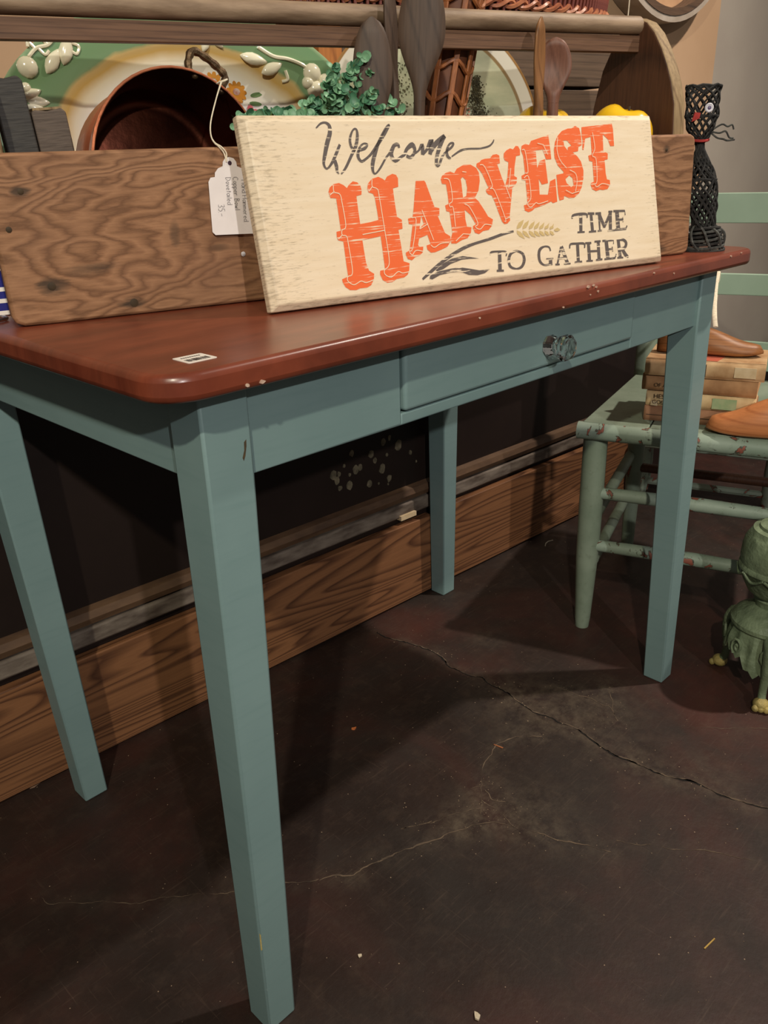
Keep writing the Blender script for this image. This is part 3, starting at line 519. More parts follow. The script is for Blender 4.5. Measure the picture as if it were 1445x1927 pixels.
def leg(x0, x1, y0, y1, bx0, bx1, by0, by1):
    q = [(x0, y0), (x1, y0), (x1, y1), (x0, y1)]; b = [(bx0, by0), (bx1, by0), (bx1, by1), (bx0, by1)]
    m = [(x0+(c-x0)*0, 0) for c in (0,)]
    g = G().hexa([(*p, 0) for p in b], [(p[0], p[1], .652) for p in q]); g.hexa([(p[0], p[1], .652) for p in q], [(p[0], p[1], .738) for p in q])
    return obj('leg', g, TEAL, parent=tb, bevel=.0025)
wT, wB, dd = .048, .0372, .005
lf = leg(-dd, -dd+wT, -dd, -dd+wT, -.0114, -.0114+wB, -.0068, -.0068+wB)
g = G().prism([(.0325, .668), (.0345, .672), (.0365, .680), (.0370, .686), (.0345, .684), (.0340, .677), (.0315, .671)], -.0052, -.0030, X=lambda a, b, c: (a, c, b))
obj('scuff', g, plain('brown_scuff', s(86, 70, 48), s(64, 52, 38), 200, rough=.8), parent=lf, smooth=0)
g = G().prism([(-.0095, .128), (-.0082, .128), (-.0080, .150), (-.0090, .152)], -.0067, -.0040, X=lambda a, b, c: (a, c, b))
obj('scratch', g, plain('yellow_scratch', s(196, 176, 110), s(180, 160, 96), 200, rough=.8), parent=lf, smooth=0)
leg(A_+dd-wT, A_+dd, -dd, -dd+wT, A_-wB+.0141, A_+.0141, -.0082, -.0082+wB)
leg(A_+dd-wT, A_+dd, B_+dd-wT, B_+dd, A_-wB, A_, B_-wB+.0016, B_+.0016)
leg(-dd, -dd+wT, B_+dd-wT, B_+dd, .0212, .0212+wB, B_-wB-.0132, B_-.0132)
zA = .6513
# front apron: two end pieces, a rail below and above the drawer
g = G().box(.040, .231, .001, .022, zA, .738); g.box(.684, .880, .001, .022, zA, .738); g.box(.231, .684, .001, .022, zA, .6625)
obj('front_apron', g, TEAL, parent=tb, bevel=.0015)
obj('side_apron', G().box(.001, .022, .040, B_-.038, zA, .738), TEAL, parent=tb, bevel=.0015)
obj('side_apron', G().box(A_-.022, A_-.001, .040, B_-.038, zA, .738), TEAL, parent=tb, bevel=.0015)
obj('back_apron', G().box(.040, .880, B_-.022, B_-.001, zA, .738), TEAL, parent=tb, bevel=.0015)
dr = obj('drawer', G().box(.2335, .6815, -.003, .020, .6645, .7365), TEAL, parent=tb, bevel=.004, seg=3)
g = G().box(.245, .67, .02, .36, .668, .672)
g.box(.245, .252, .02, .36, .672, .72); g.box(.663, .67, .02, .36, .672, .72); g.box(.245, .67, .355, .362, .668, .72)
obj('drawer_box', g, OLDWOOD, parent=dr)
# pressed glass knob: collar, waist and eight-sided head
g = G().lathe([(.0145, 0), (.0155, .004), (.0140, .009), (.0105, .014), (.0115, .018), (.0165, .021), (.0185, .026), (.0182, .032), (.0155, .036), (.008, .0385), (.001, .039)], 8)
g.xf(Matrix.Translation((.480, -.0035, .690)) @ Matrix.Scale(.86, 4) @ Matrix.Rotation(PI/2, 4, 'X') @ Matrix.Rotation(PI/8, 4, 'Z'))
o = obj('knob', g, GLASS, parent=dr, smooth=15, bevel=.0008); o['label'] = 'clear pressed glass knob'

# barcode label lying on the table
lb = thing('price_label', 'small white barcode sticker near the front left corner of the red table', 'label', loc=(.0002, 0, T))
obj('paper', G().prism(rrect(-.0132, .0132, -.0122, .0122, .002, 3), 0, .0004), WHITEP, parent=lb)
g = G()
x = -.0105
rb = random.Random(3)
while x < .0095:
    wbar = rb.choice([.0004, .0006, .0010]); g.box(x, x+wbar, -.0085, -.001, .0004, .0006); x += wbar+rb.choice([.0004, .0007, .0010])
for k in range(9): g.box(-.009+k*.002, -.0078+k*.002, .0045, .0065, .0004, .0006)
obj('barcode', g, BLACKP, parent=lb, smooth=0)

# ------------------------------------------------------------------ the sign
e = Vector((.9785, -.2059, 0)).normalized(); hb = Vector((.2059, .9785, 0)).normalized()
ln = math.radians(77.0); wv = hb*math.cos(ln)+Vector((0, 0, 1))*math.sin(ln); nv = e.cross(wv)
SIGN = basis(Vector((.157, .099, T+.0036)), e, wv, nv)
sg = thing('harvest_sign', 'cream wooden sign with orange HARVEST lettering leaning on the old wooden tool tote', 'sign', M=SIGN)
fr = .0065
g = G()
a = [(0, 0, -.006), (.575, 0, -.006), (.575, .182, -.006), (0, .182, -.006)]
b = [(fr, fr, 0), (.575-fr, fr, 0), (.575-fr, .182-fr, 0), (fr, .182-fr, 0)]
c = [(0, 0, -.016), (.575, 0, -.016), (.575, .182, -.016), (0, .182, -.016)]
g.add(c+a+b, [(3, 2, 1, 0), (8, 9, 10, 11)]+[(i, (i+1) % 4, 4+(i+1) % 4, 4+i) for i in range(4)]+[(4+i, 4+(i+1) % 4, 8+(i+1) % 4, 8+i) for i in range(4)])
obj('board', g, CREAM, parent=sg, bevel=.0012)
def flat(polys, z):
    """polygon with holes, in sign millimetres -> thin raised paint"""
    loops = [[Vector((p[0]/1000, p[1]/1000, 0)) for p in pl] for pl in polys]
    allv = [v for l in loops for v in l]; tris = tessellate_polygon(loops)
    return [(v.x, v.y, z) for v in allv], [tuple(t) for t in tris]
def strokes(g, sts, z):
    for k0, st in enumerate(sts):
        zz = z+.00002*k0
        pts = [Vector((p[0]/1000, p[1]/1000, 0)) for p in st]; wd = [p[2]/2000 for p in st]
        # smooth the centre line
        P = []; Wd = []
        n = len(pts)
        for i in range(n-1):
            p0, p1, p2, p3 = pts[max(i-1, 0)], pts[i], pts[i+1], pts[min(i+2, n-1)]
            m = 4 if n > 3 else 1
            for k in range(m):
                t = k/m
                P.append(.5*((2*p1)+(p2-p0)*t+(2*p0-5*p1+4*p2-p3)*t*t+(3*p1-p0-3*p2+p3)*t**3) if n > 3 else p1.lerp(p2, t)); Wd.append(wd[i]*(1-t)+wd[i+1]*t)
        P.append(pts[-1]); Wd.append(wd[-1])
        vs = []; m = len(P)
        for i in range(m):
            t = (P[min(i+1, m-1)]-P[max(i-1, 0)]); t = t.normalized() if t.length > 1e-9 else Vector((1, 0, 0)); nn = Vector((-t.y, t.x, 0))
            vs += [P[i]+nn*Wd[i], P[i]-nn*Wd[i]]
        g.add([(v.x, v.y, zz) for v in vs], [(2*i, 2*i+1, 2*i+3, 2*i+2) for i in range(m-1)])
    return g
for ch in 'HARVEST':
    vs, fs = flat(D['L'][ch], .0003)
    obj('letter', G().add(vs, fs), ORANGE, parent=sg, smooth=0)
g = G()
strokes(g, [[(p[0], p[1], .85) for p in pl] for pl in D['inl']], .0006)
obj('letter_inline', g, CREAMLINE, parent=sg, smooth=0)
obj('script_word', strokes(G(), D['W'], .0003), GREYINK, parent=sg, smooth=0)['label'] = 'charcoal brush script reading Welcome'
for k, st in D['G'].items():
    obj('letter', strokes(G(), st, .0003), GREYINK, parent=sg, smooth=0)
g = strokes(G(), [D['stem']], .0003)
for i, pl in enumerate(D['leaves']):
    vs, fs = flat([pl], .00035+.0001*i); g.add(vs, fs)
obj('wheat_stem', g, GREYINK, parent=sg, smooth=0)
g = G()
for i, pl in enumerate(D['grains']):
    vs, fs = flat([pl], .0003+.00002*i); g.add(vs, fs)
obj('wheat_ear', g, TANINK, parent=sg, smooth=0)

# ------------------------------------------------------------------ the tool tote
TR = basis((-.033, .254, T+.0004), (.9623, -.2721, 0), (.2721, .9623, 0), (0, 0, 1))
def at(u, v, z, R=None): return TR @ Matrix.Translation((u, v, z)) @ (R or Matrix.Identity(4))
tr = thing('tool_tote', 'long old wooden tool tote with dowel handle and plywood front on the red table', 'tote', M=TR)
g = G().prism([(.010, .0005), (.03, 0), (.45, .001), (.900, 0), (.906, .003), (.908, .010), (.899, .148), (.897, .154), (.890, .157), (.45, .1545), (.02, .1525), (.003, .151), (.0, .147), (-.001, .08), (.0, .010), (.003, .004)], 0, .0175, X=lambda a, b, c: (a, c, b))
obj('front_board', g, PLY, parent=tr, bevel=.003)
g = G().prism([(.01, 0), (.895, 0), (.895, .13), (.0, .13)], .1845, .2, X=lambda a, b, c: (a, c, b))
obj('back_board', g, OLDWOOD, parent=tr, bevel=.002)
obj('bottom_board', G().box(.0225, .874, .018, .184, .004, .030), OLDWOOD, parent=tr)
prof = [(.018, .0), (.018, .160), (.021, .195), (.030, .222), (.040, .243), (.053, .265), (.068, .285), (.084, .299), (.102, .306), (.120, .302), (.139, .287), (.164, .247), (.178, .200), (.184, .160), (.184, 0)]
for (u0, u1) in ((.010, .0225), (.874, .895)):
    g = G().prism(prof, u0, u1, X=lambda a, b, c: (c, a, b))
    o = obj('end_panel', g, DARKEND, parent=tr, bevel=.0025)
    o.data.materials.append(RAWEDGE)
    for p in o.data.polygons:
        if abs(p.normal.x) < .5: p.material_index = 1
g = G().tube([(.0225, .10, .2845), (.30, .10, .288), (.60, .10, .292), (.874, .10, .2967)], .0115, 14)
obj('dowel_handle', g, DOWELW, parent=tr)
g = G().hexa([(.0225, .094, .252), (.874, .094, .2636), (.874, .108, .2636), (.0225, .108, .252)], [(.0225, .094, .2715), (.874, .094, .2839), (.874, .108, .2839), (.0225, .108, .2715)])
obj('handle_bar', g, grain('handle_bar_wood', s(112, 82, 62), s(74, 50, 38), rings=160, along='x', nscale=3, amp=3, fine=.45, rough=.6), parent=tr, bevel=.001)
for (u, z, r) in [(.028, .120, .004), (.04, .035, .0055), (.115, .012, .006), (.845, .138, .003), (.845, .012, .003), (.012, .088, .004)]:
    obj('nail_hole', G().lathe([(r*.2, 0), (r*.7, .0012), (r*.4, .0016), (r*.15, .0016)], 9).xf(Matrix.Translation((u, .0008, z)) @ Matrix.Rotation(PI/2, 4, 'X')), STALK, parent=tr)
obj('nail_head', G().lathe([(.0012, 0), (.0026, .0012), (.001, .0022)], 8).xf(Matrix.Translation((.235, .0006, .05)) @ Matrix.Rotation(PI/2, 4, 'X')), SILVER, parent=tr)

# ------------------------------------------------------------------ things in the tote
# copper bowl on its side, mouth to the front
BW = at(.199, .052, .1315, Matrix.Rotation(math.radians(9), 4, 'Z') @ Matrix.Rotation(math.radians(-4), 4, 'X') @ Matrix.Rotation(PI/2, 4, 'X'))   # local z = out of the mouth
cb = thing('copper_bowl', 'hammered copper bowl standing on edge in the tote, dark inside, iron handle on top', 'bowl', M=BW)
g = G().lathe([(.001, -.088), (.076, -.088), (.085, -.083), (.0895, -.072), (.0918, -.045), (.0920, -.036), (.0900, -.031), (.0900, -.028), (.0928, -.023), (.0938, -.009), (.0965, -.004), (.0988, .000), (.0988, .002), (.097, .0035), (.0962, .003)], 56, cap=False)
obj('outer_wall', g, COPPER, parent=cb)
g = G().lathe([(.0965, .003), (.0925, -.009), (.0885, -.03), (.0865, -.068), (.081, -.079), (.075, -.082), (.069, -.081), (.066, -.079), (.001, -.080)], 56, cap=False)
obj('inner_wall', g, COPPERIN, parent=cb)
g = G().tube(bez([(.016, .094, -.008), (.0145, .106, -.01), (.020, .1175, -.011), (.032, .1155, -.011), (.047, .1075, -.011), (.056, .099, -.01), (.052, .089, -.008), (.043, .0845, -.008)], 5), [.0040+.0006*math.sin(k*1.7) for k in range(36)], 8)
g.xf(RZ(-6))
obj('handle', g, IRONH, parent=cb)
for a in (73, 54): obj('rivet', G().ball((.0955*math.cos(math.radians(a)), .0955*math.sin(math.radians(a)), -.004), .004, 8, 5), IRONH, parent=cb)

# paper tag hanging from the bowl handle over the front board
tg = thing('paper_tag', 'white scalloped paper price tag hung on string over the plywood front of the tote', 'tag', M=at(.2245, -.0035, .0, Matrix.Rotation(math.radians(1.5), 4, 'Y')))
sc_ = [(-.0235, .0735), (-.0225, .072), ]
out = arc(-.0205, .0735, .003, 270, 180, 2)[::-1]
poly = [(-.0205, .0705), (.0205, .0705), (.0235, .0735), (.0235, .121), (.021, .125), (.0165, .1255), (.0160, .1295), (.0125, .1335), (.0075, .1355), (.0070, .1395), (.0045, .1428), (0, .144), (-.0045, .1428), (-.0070, .1395), (-.0075, .1355), (-.0125, .1335), (-.0160, .1295), (-.0165, .1255), (-.021, .125), (-.0235, .121), (-.0235, .0735)]
obj('card', G().prism(poly, 0, .0006, X=lambda a, b, c: (a, -c, b)), PAPER, parent=tg)
g = G().lathe([(.0004, 0), (.0021, 0), (.0021, .0003), (.0004, .0003)], 10).xf(Matrix.Translation((0, -.0007, .1385)) @ Matrix.Rotation(PI/2, 4, 'X'))
obj('eyelet', g, plain('eyelet_dark', s(70, 50, 66), s(60, 44, 58), 50), parent=tg)
# hand lettering, one line strokes on a 4x6 grid; written sideways down the card
FONT = {'H': [[(0, 0), (0, 6)], [(3.4, 0), (3.4, 6)], [(0, 3), (3.4, 3.3)]], 'a': [[(2.6, 3), (1, 3.4), (0, 1.8), (1, 0), (2.5, 1)], [(2.7, 3.4), (2.7, .2)]],
 'n': [[(0, 3.4), (0, 0)], [(0, 2.2), (1.4, 3.4), (2.4, 2.4), (2.5, 0)]], 'd': [[(2.6, 3), (1, 3.4), (0, 1.6), (1, 0), (2.5, 1)], [(2.8, 6), (2.7, 0)]],
 'm': [[(0, 3.4), (0, 0)], [(0, 2.4), (1, 3.4), (1.6, 2.4), (1.6, 0)], [(1.6, 2.4), (2.6, 3.4), (3.2, 2.4), (3.2, 0)]], 'e': [[(0, 1.7), (2.3, 2), (1.6, 3.4), (.3, 2.6), (.2, .8), (1.2, 0), (2.4, .6)]],
 'r': [[(0, 3.4), (0, 0)], [(0, 2), (1, 3.3), (2, 3.2)]], 'C': [[(3.2, 5.2), (1.8, 6), (.2, 4), (.3, 1.5), (1.8, 0), (3.4, .8)]], 'o': [[(1.2, 3.4), (.1, 2), (1, 0), (2.3, 1.2), (2, 3), (1.2, 3.4)]],
 'p': [[(0, 3.4), (0, -2.2)], [(0, 2.8), (1.5, 3.4), (2.3, 2), (1.4, .2), (0, .6)]], 'B': [[(0, 0), (0, 6)], [(0, 6), (2.2, 5.4), (1.8, 3.6), (0, 3.2), (2.6, 2.6), (2.4, .6), (0, 0)]], 'w': [[(0, 3.4), (.7, 0), (1.5, 2.6), (2.3, 0), (3, 3.4)]],
 'l': [[(.4, 6), (.4, 0)]], 'D': [[(0, 6), (.2, 0)], [(-.4, 6), (2.4, 5.2), (3.2, 2.8), (2, .4), (.2, 0)]], 'v': [[(0, 3.4), (1.1, 0), (2.2, 3.4)]], 't': [[(.9, 5.4), (.9, 0)], [(0, 3.6), (2, 3.7)]], 'i': [[(.4, 3.4), (.4, 0)], [(.4, 4.8), (.5, 5.0)]],
 '3': [[(0, 5.6), (1.8, 6), (2.2, 4.4), (.8, 3.2), (2.4, 2), (1.8, .2), (0, .4)]], '5': [[(2.6, 6), (.6, 6), (.3, 3.6), (2, 3.4), (2.4, 1.4), (1.2, 0), (0, .4)]], '.': [[(0, 0), (.3, .2)]], '-': [[(0, 2.6), (2.4, 3)]], ' ': []}
ADV = {'m': 4.2, 'w': 4, 'H': 4.6, 'C': 4.2, 'D': 4.2, 'B': 3.6, 'l': 1.4, 'i': 1.5, ' ': 2.4, '.': 1.2, 't': 2.6}
def write(text, x0, z0, k):
    g = G(); pen = 0
    for ch in text:
        for st in FONT[ch]:
            q = [(x0+y*k, z0-(pen+x)*k) for x, y in st]
            for a, b in zip(q, q[1:]):
                d = Vector((b[0]-a[0], b[1]-a[1])); L = d.length or 1e-6; n = Vector((-d.y, d.x))/L*.00022
                g.add([(a[0]+n.x, -.0008, a[1]+n.y), (b[0]+n.x, -.0008, b[1]+n.y), (b[0]-n.x, -.0008, b[1]-n.y), (a[0]-n.x, -.0008, a[1]-n.y)], [(0, 1, 2, 3)])
        pen += ADV.get(ch, 3.2)
    return g
for tx, x0, z0, k in (('Hand Hammered', .0110, .1225, .00088), ('Copper Bowl', .0022, .1255, .00092), ('Dovetailed', -.0055, .125, .00090), ('35.-', -.0155, .0995, .0011)):
    obj('handwriting', write(tx, x0, z0, k), PENCIL, parent=tg, smooth=0)
# its string, from the handle leg over the edge of the board
inv = tg.matrix_world.inverted() @ TR
def tl(p): return inv @ Vector(p)
g = G()
for dx in (-.0012, .0012):
    g.tube(bez([tl((.2465+dx*.3, .049, .2150)), tl((.2375, .043, .2)), tl((.226, .034, .178)), tl((.2215, .025, .165)), tl((.2195+dx*.3, .010, .1575)), tl((.2205+dx, -.0022, .1535)), tl((.2245+dx, -.0038, .1475)), tl((.2245, -.0050, .1395))], 5), .0007, 6)
ring = [tl((.2505+.0055*math.cos(a), .0575+.006*math.sin(a), .2165+.002*math.cos(a))) for a in [2*PI*k/14 for k in range(14)]]
g.tube(ring, .0009, 6, closed=True)
g.tube([tl((.2458, .052, .2158)), tl((.2465, .049, .2150))], .0011, 6)
obj('string', g, COTTON, parent=tg)

# charcoal boards at the left end
def board(name, label, u, v, w, th, z0, h, lean, mat, chip=None):
    M = at(u, v, z0, Matrix.Rotation(math.radians(lean), 4, 'Y'))
    t = thing(name, label, 'board', M=M)
    pts = [(0, 0), (w, 0), (w, h-.004), (w-.004, h), (w*.45, h-.002), (.003, h), (0, h-.003)]
    obj('plank', G().prism(pts, 0, th, X=lambda a, b, c: (a, c, b)), mat, parent=t, bevel=.0015)
    if chip: obj('raw_top', G().box(.002, w-.003, .001, th-.001, h-.001, h+.0012), chip, parent=t)
    return t
board('wood_board', 'taller charcoal painted board standing at the left end of the tote', .0390, .052, .028, .022, .0305, .187, -4, CHARC)
board('wood_board', 'shorter grey board with bare worn top beside the copper bowl', .0690, .058, .032, .022, .0305, .160, -4, GREYBD, RAWEDGE)

# wooden spoons
def spoon(label, M, L, bl, bw, th, mat, hr=.006, hollow=True):
    """bowl up, handle down; local z up, x across, -y = face"""
    g = G(); n = 16; vs = []; rows = []
    N = 22
    for i in range(N+1):
        t = i/N; z = L-bl+bl*t
        if t < .55: q = t/.55; q = q*q*(3-2*q); wv_ = hr+(bw-hr)*q
        else: wv_ = max(.0008, bw*math.sqrt(max(0, 1-((t-.55)/.452)**2)))
        blend = min(1, t*4)
        tt_ = (hr*(1-blend)+th*blend)*(1 if t < .9 else max(.25, (1-t)*10))
        for k in range(n):
            a = 2*PI*k/n; x = wv_*math.cos(a); y = tt_*math.sin(a)
            if hollow and y < 0 and t > .15: y += 1.5*tt_*max(0, 1-(x/wv_)**2)*math.sin(PI*min(1, (t-.15)/.85))*.9
            vs.append((x, y, z))
    fs = [(i*n+k, i*n+(k+1) % n, (i+1)*n+(k+1) % n, (i+1)*n+k) for i in range(N) for k in range(n)]
    fs += [tuple(N*n+k for k in range(n))]
    g.add(vs, fs)
    t = thing('wooden_spoon', label, 'spoon', M=M, group='wooden spoons in the tote')
    obj('bowl', g, mat, parent=t, smooth=60)
    obj('handle', G().tube([(0, 0, 0), (0, 0, L-bl)], [hr*.9, hr], 10), mat, parent=t)
    return t
spoon('dark broad wooden paddle spoon just right of the green plant', at(.427, .055, .031, RX(-1) @ RY(1) @ RZ(-25)), .252, .125, .0225, .004, SPOOND, .007, False)
spoon('largest dark wooden spoon crossing in front of the tote handle', at(.470, .038, .031, RX(2) @ RY(2.0) @ RZ(-30)), .292, .125, .0265, .005, SPOOND, .0065, False)
spoon('narrow dark spoon mostly hidden behind the largest dark spoon', at(.476, .075, .031, RX(0) @ RY(-2.5) @ RZ(40)), .290, .10, .019, .005, SPOOND, .0055, False)
spoon('slim brown spoon seen edge on in front of the tote handle', at(.672, .058, .031, RX(0) @ RY(-.5) @ RZ(28)), .262, .105, .0165, .005, SPOONM, .0065)
spoon('rosy brown round spoon with hollow bowl facing the front', at(.697, .062, .031, RX(-1) @ RY(1.0) @ RZ(-38)), .242, .075, .0215, .007, SPOONP, .0075)

# artificial greenery
pl = thing('artificial_plant', 'artificial green sprig with small round leaves spilling over the sign', 'plant', M=at(.375, .075, .031))
obj('pot', G().lathe([(.001, 0), (.018, 0), (.023, .07), (.025, .075), (.022, .075), (.020, .070), (.001, .068)], 20), RATTANIN, parent=pl)
lm = []
for mt in (LEAF, LEAFD):
    g = G(); n = 9; rr = .0047
    vs = [(0, 0, 0)]+[(rr*math.cos(2*PI*k/n), rr*1.1+rr*1.1*math.sin(2*PI*k/n), .0012) for k in range(n)]+[(0, rr*1.1, -.0012)]
    g.add(vs[1:], [tuple((k, (k+1) % n, n)) for k in range(n)])
    lm.append(mesh('leaf', g, mt, 60))
rl = random.Random(11)
sprigs = [(-.118, -.028, .150), (-.085, -.028, .147), (-.06, -.03, .149), (-.035, -.025, .155), (-.02, -.02, .168), (-.005, -.022, .186), (.012, -.02, .18), (.028, -.022, .197), (.04, -.02, .213), (.055, -.018, .198), (.065, -.02, .178), (.078, -.018, .165), (.09, -.012, .158), (.0, -.028, .165), (.035, -.03, .168), (.055, -.032, .16), (-.03, -.02, .166), (.012, -.005, .202), (.07, -.01, .190), (-.122, -.040, .14), (.02, -.035, .16), (.045, -.035, .175), (-.01, -.036, .17)]
for si, (x, y, z) in enumerate(sprigs):
    base = (rl.uniform(-.012, .012), rl.uniform(-.012, .012), .07)
    mid = (x*.45, y*.4, .07+(z-.07)*.75)
    if x < -.08: mid = (x*.5, y*.9, .150)
    line = bez([base, mid, (x, y, z)], 8)
    obj('stem', G().tube(line, .0011, 5), STEMG, parent=pl)
    for k in range(7, len(line)):
        if k % 2 == 0 and k < len(line)-2 and x > -.08 and rl.random() < .25: continue
        for sgn in (-1, 1):
            o = obj('leaf', lm[0] if rl.random() < .62 else lm[1], None, parent=pl)
            d = Vector((rl.uniform(-1, 1)+sgn*.9, rl.uniform(-1, .2), rl.uniform(-.2, .8))).normalized()
            nrm = Vector((rl.uniform(-.5, .5), -1, rl.uniform(-.1, .9))).normalized()
            xx = d.cross(nrm).normalized(); nn = xx.cross(d)
            sc = rl.uniform(.7, 1.15)
            o.matrix_local = basis(line[k], xx*sc, d*sc, nn*sc)

# glossy yellow fruit
def fruit(label, M, r):
    t = thing('yellow_fruit', label, 'fruit', M=M, group='yellow fruit in the tote')
    def f(p):
        a = math.atan2(p.y, p.x); rad = math.hypot(p.x, p.y)
        lob = 1+.07*math.cos(3*a+.6)
        z = p.z*(.92+.06*math.cos(3*a+.6)) - (.32*math.exp(-(rad/.33)**2) if p.z > 0 else -.2*math.exp(-(rad/.3)**2))
        return Vector((p.x*lob, p.y*lob, z))
    obj('flesh', G().ball((0, 0, 0), r, 36, 24, f), YELLOW, parent=t, smooth=80)
    obj('stalk', G().tube([(0, 0, r*.55), (.001, 0, r*.75), (.003, .001, r*.86)], [.0022, .0016, .002], 6), STALK, parent=t)
fruit('yellow fruit behind the two right hand wooden spoons', at(.742, .130, .161, RZ(20) @ RX(14)), .043)
fruit('yellow fruit at the right end of the tote, above the sign corner', at(.825, .067, .158, RZ(50) @ RX(16)), .043)
fruit('lower yellow fruit under the one behind the spoons', at(.742, .133, .073, RZ(70)), .043)
fruit('lower yellow fruit under the one at the right end of the tote', at(.815, .078, .070, RZ(120)), .043)

# tall open split-wood basket
LB = at(.546, .141, .031, RY(11))
t = thing('lattice_basket', 'tall open lattice basket of orange split wood leaning behind the dark spoons', 'basket', M=LB)
def rad(z): return .025+.011*min(1, z/.3)
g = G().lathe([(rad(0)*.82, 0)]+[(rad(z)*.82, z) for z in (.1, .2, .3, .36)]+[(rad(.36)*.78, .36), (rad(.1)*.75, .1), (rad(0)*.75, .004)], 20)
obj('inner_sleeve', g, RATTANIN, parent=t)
for k in range(9):
    a = 2*PI*k/9+.25; ca, sa = math.cos(a), math.sin(a); tx, ty = -sa, ca
    q = lambda z, o, w_: (rad(z)*ca*o+tx*w_, rad(z)*sa*o+ty*w_, z)
    g = G().hexa([q(0, .96, -.0035), q(0, .96, .0035), q(0, 1.06, .0035), q(0, 1.06, -.0035)], [q(.37, .96, -.0035), q(.37, .96, .0035), q(.37, 1.06, .0035), q(.37, 1.06, -.0035)])
    obj('slat', g, RATTAN, parent=t, bevel=.0008)
for z in (.03, .085, .14, .178, .215, .252, .29, .33):
    pts = [(rad(z)*.95*math.cos(a), rad(z)*.95*math.sin(a), z+.006*math.cos(4.5*(a-.25))) for a in [2*PI*k/36 for k in range(36)]]
    obj('hoop', G().tube(pts, .0030, 6, closed=True), RATTAN, parent=t)

# ------------------------------------------------------------------ behind the tote
upv = Vector((0, math.sin(math.radians(7)), math.cos(math.radians(7)))); fwd = Vector((0, -upv.z, upv.y))
def stand(u, v, z, roll=0):
    M = TR @ basis((u, v, z), (1, 0, 0), upv, fwd); return M @ RZ(roll)
PT = stand(.275, .228, .160, 0)
t = thing('serving_platter', 'oval green and cream ceramic platter with raised white fruit standing behind the tote', 'platter', M=PT)
def dish(a, b, prof, n=72):
    g = G(); m = len(prof); vs = []
    for r, z in prof:
        for k in range(n):
            an = 2*PI*k/n; vs.append((a*r*math.cos(an), b*r*math.sin(an), z))
    fs = [(i*n+k, i*n+(k+1) % n, (i+1)*n+(k+1) % n, (i+1)*n+k) for i in range(m-1) for k in range(n)]
    fs += [tuple(range(n)), tuple((m-1)*n+k for k in range(n-1, -1, -1))]
    return g.add(vs, fs)
obj('dish', dish(.238, .158, [(.02, -.010), (.45, -.010), (.62, -.008), (.70, .001), (.74, .004), (.97, .008), (1, .007), (.995, .004), (.74, -.002), (.66, -.010), (.6, -.015), (.02, -.015)]), PLATTER, parent=t)
ip = PT.inverted() @ TR
def pp(u, z):
    p = ip @ Vector((u, .228, z)); return p.x, p.y
def rimz(x, y):
    r = math.sqrt((x/.238)**2+(y/.158)**2)
    return -.0095 if r < .62 else (-.008+(r-.62)/.12*.012 if r < .74 else .004+(r-.74)*.017)
def relief(name, us, r, th=.006, mat=WHITEGL):
    x, y = pp(*us); g = G().ball((x, y, rimz(x, y)), (r, r, th), 14, 8); return obj(name, g, mat, parent=t)
def leaf_r(u, z, L, W, ang, mat=WHITEGL, th=.005, name='raised_leaf'):
    x, y = pp(u, z); g = G()
    g.ball((0, 0, 0), (1, 1, 1), 14, 8, lambda p: Vector((p.x*L, p.y*W*(1-.55*p.x*p.x)*(1-.25*p.x), p.z*th)))
    g.xf(Matrix.Translation((x, y, rimz(x, y))) @ RZ(ang)); return obj(name, g, mat, parent=t)
def vine(us, r=.0022):
    pts = []
    for u, z in us: x, y = pp(u, z); pts.append((x, y, rimz(x, y)+.0015))
    return obj('raised_vine', G().tube(bez(pts, 5), r, 7), WHITEGL, parent=t)
relief('raised_fruit', (.089, .243), .0115, .008)
leaf_r(.1175, .250, .016, .0075, 55); leaf_r(.134, .262, .017, .008, 70)
vine([(.092, .253), (.102, .262), (.115, .266), (.125, .275), (.135, .279)]); vine([(.100, .262), (.094, .268), (.093, .263)], .0018); vine([(.104, .262), (.110, .256), (.115, .260)], .0018); vine([(.115, .266), (.109, .272), (.111, .279)], .0018); vine([(.135, .27), (.148, .266), (.145, .258), (.140, .260)], .0018)
leaf_r(.088, .216, .012, .006, 20); leaf_r(.094, .208, .013, .006, -5); leaf_r(.091, .201, .012, .005, -15); relief('raised_fruit', (.083, .222), .006, .005)
leaf_r(.300, .274, .010, .005, 60); leaf_r(.315, .276, .009, .005, -50)
leaf_r(.361, .259, .019, .0075, -12); leaf_r(.384, .249, .017, .0075, 22)
vine([(.366, .272), (.385, .262), (.405, .259), (.425, .252), (.433, .244)], .0024); vine([(.400, .246), (.403, .236), (.396, .234)], .002)
for q in ((.437, .243, .0125), (.455, .232, .0115), (.440, .224, .012), (.430, .232, .008)): relief('raised_fruit', q[:2], q[2], .009)
leaf_r(.470, .216, .015, .0075, -72); leaf_r(.482, .226, .012, .005, -50)
# painted flowers in the well
def painted(name, shapes, mat):
    g = G()
    for i, (u, z, rx, ry, ang) in enumerate(shapes):
        x, y = pp(u, z); base = rimz(x, y)+.0007+.00005*i+(.0008 if 'heart' in name else 0)
        c, sn_ = math.cos(math.radians(ang)), math.sin(math.radians(ang))
        g.add([(x+rx*math.cos(a)*c-ry*math.sin(a)*sn_, y+rx*math.cos(a)*sn_+ry*math.sin(a)*c, base) for a in [2*PI*k/12 for k in range(12)]], [tuple(range(12))])
    obj(name, g, mat, parent=t, smooth=0)
fw = plain('flower_ochre', s(214, 152, 70), s(198, 130, 50), 60, rough=.15, bump=0, coat=.5)
painted('painted_flower', [(.336+.0095*math.cos(2*PI*k/11), .2225+.0095*math.sin(2*PI*k/11), .0042, .0028, 360*k/11-3) for k in range(11)]+[(.336, .2225, .0085, .0085, 0)], fw)
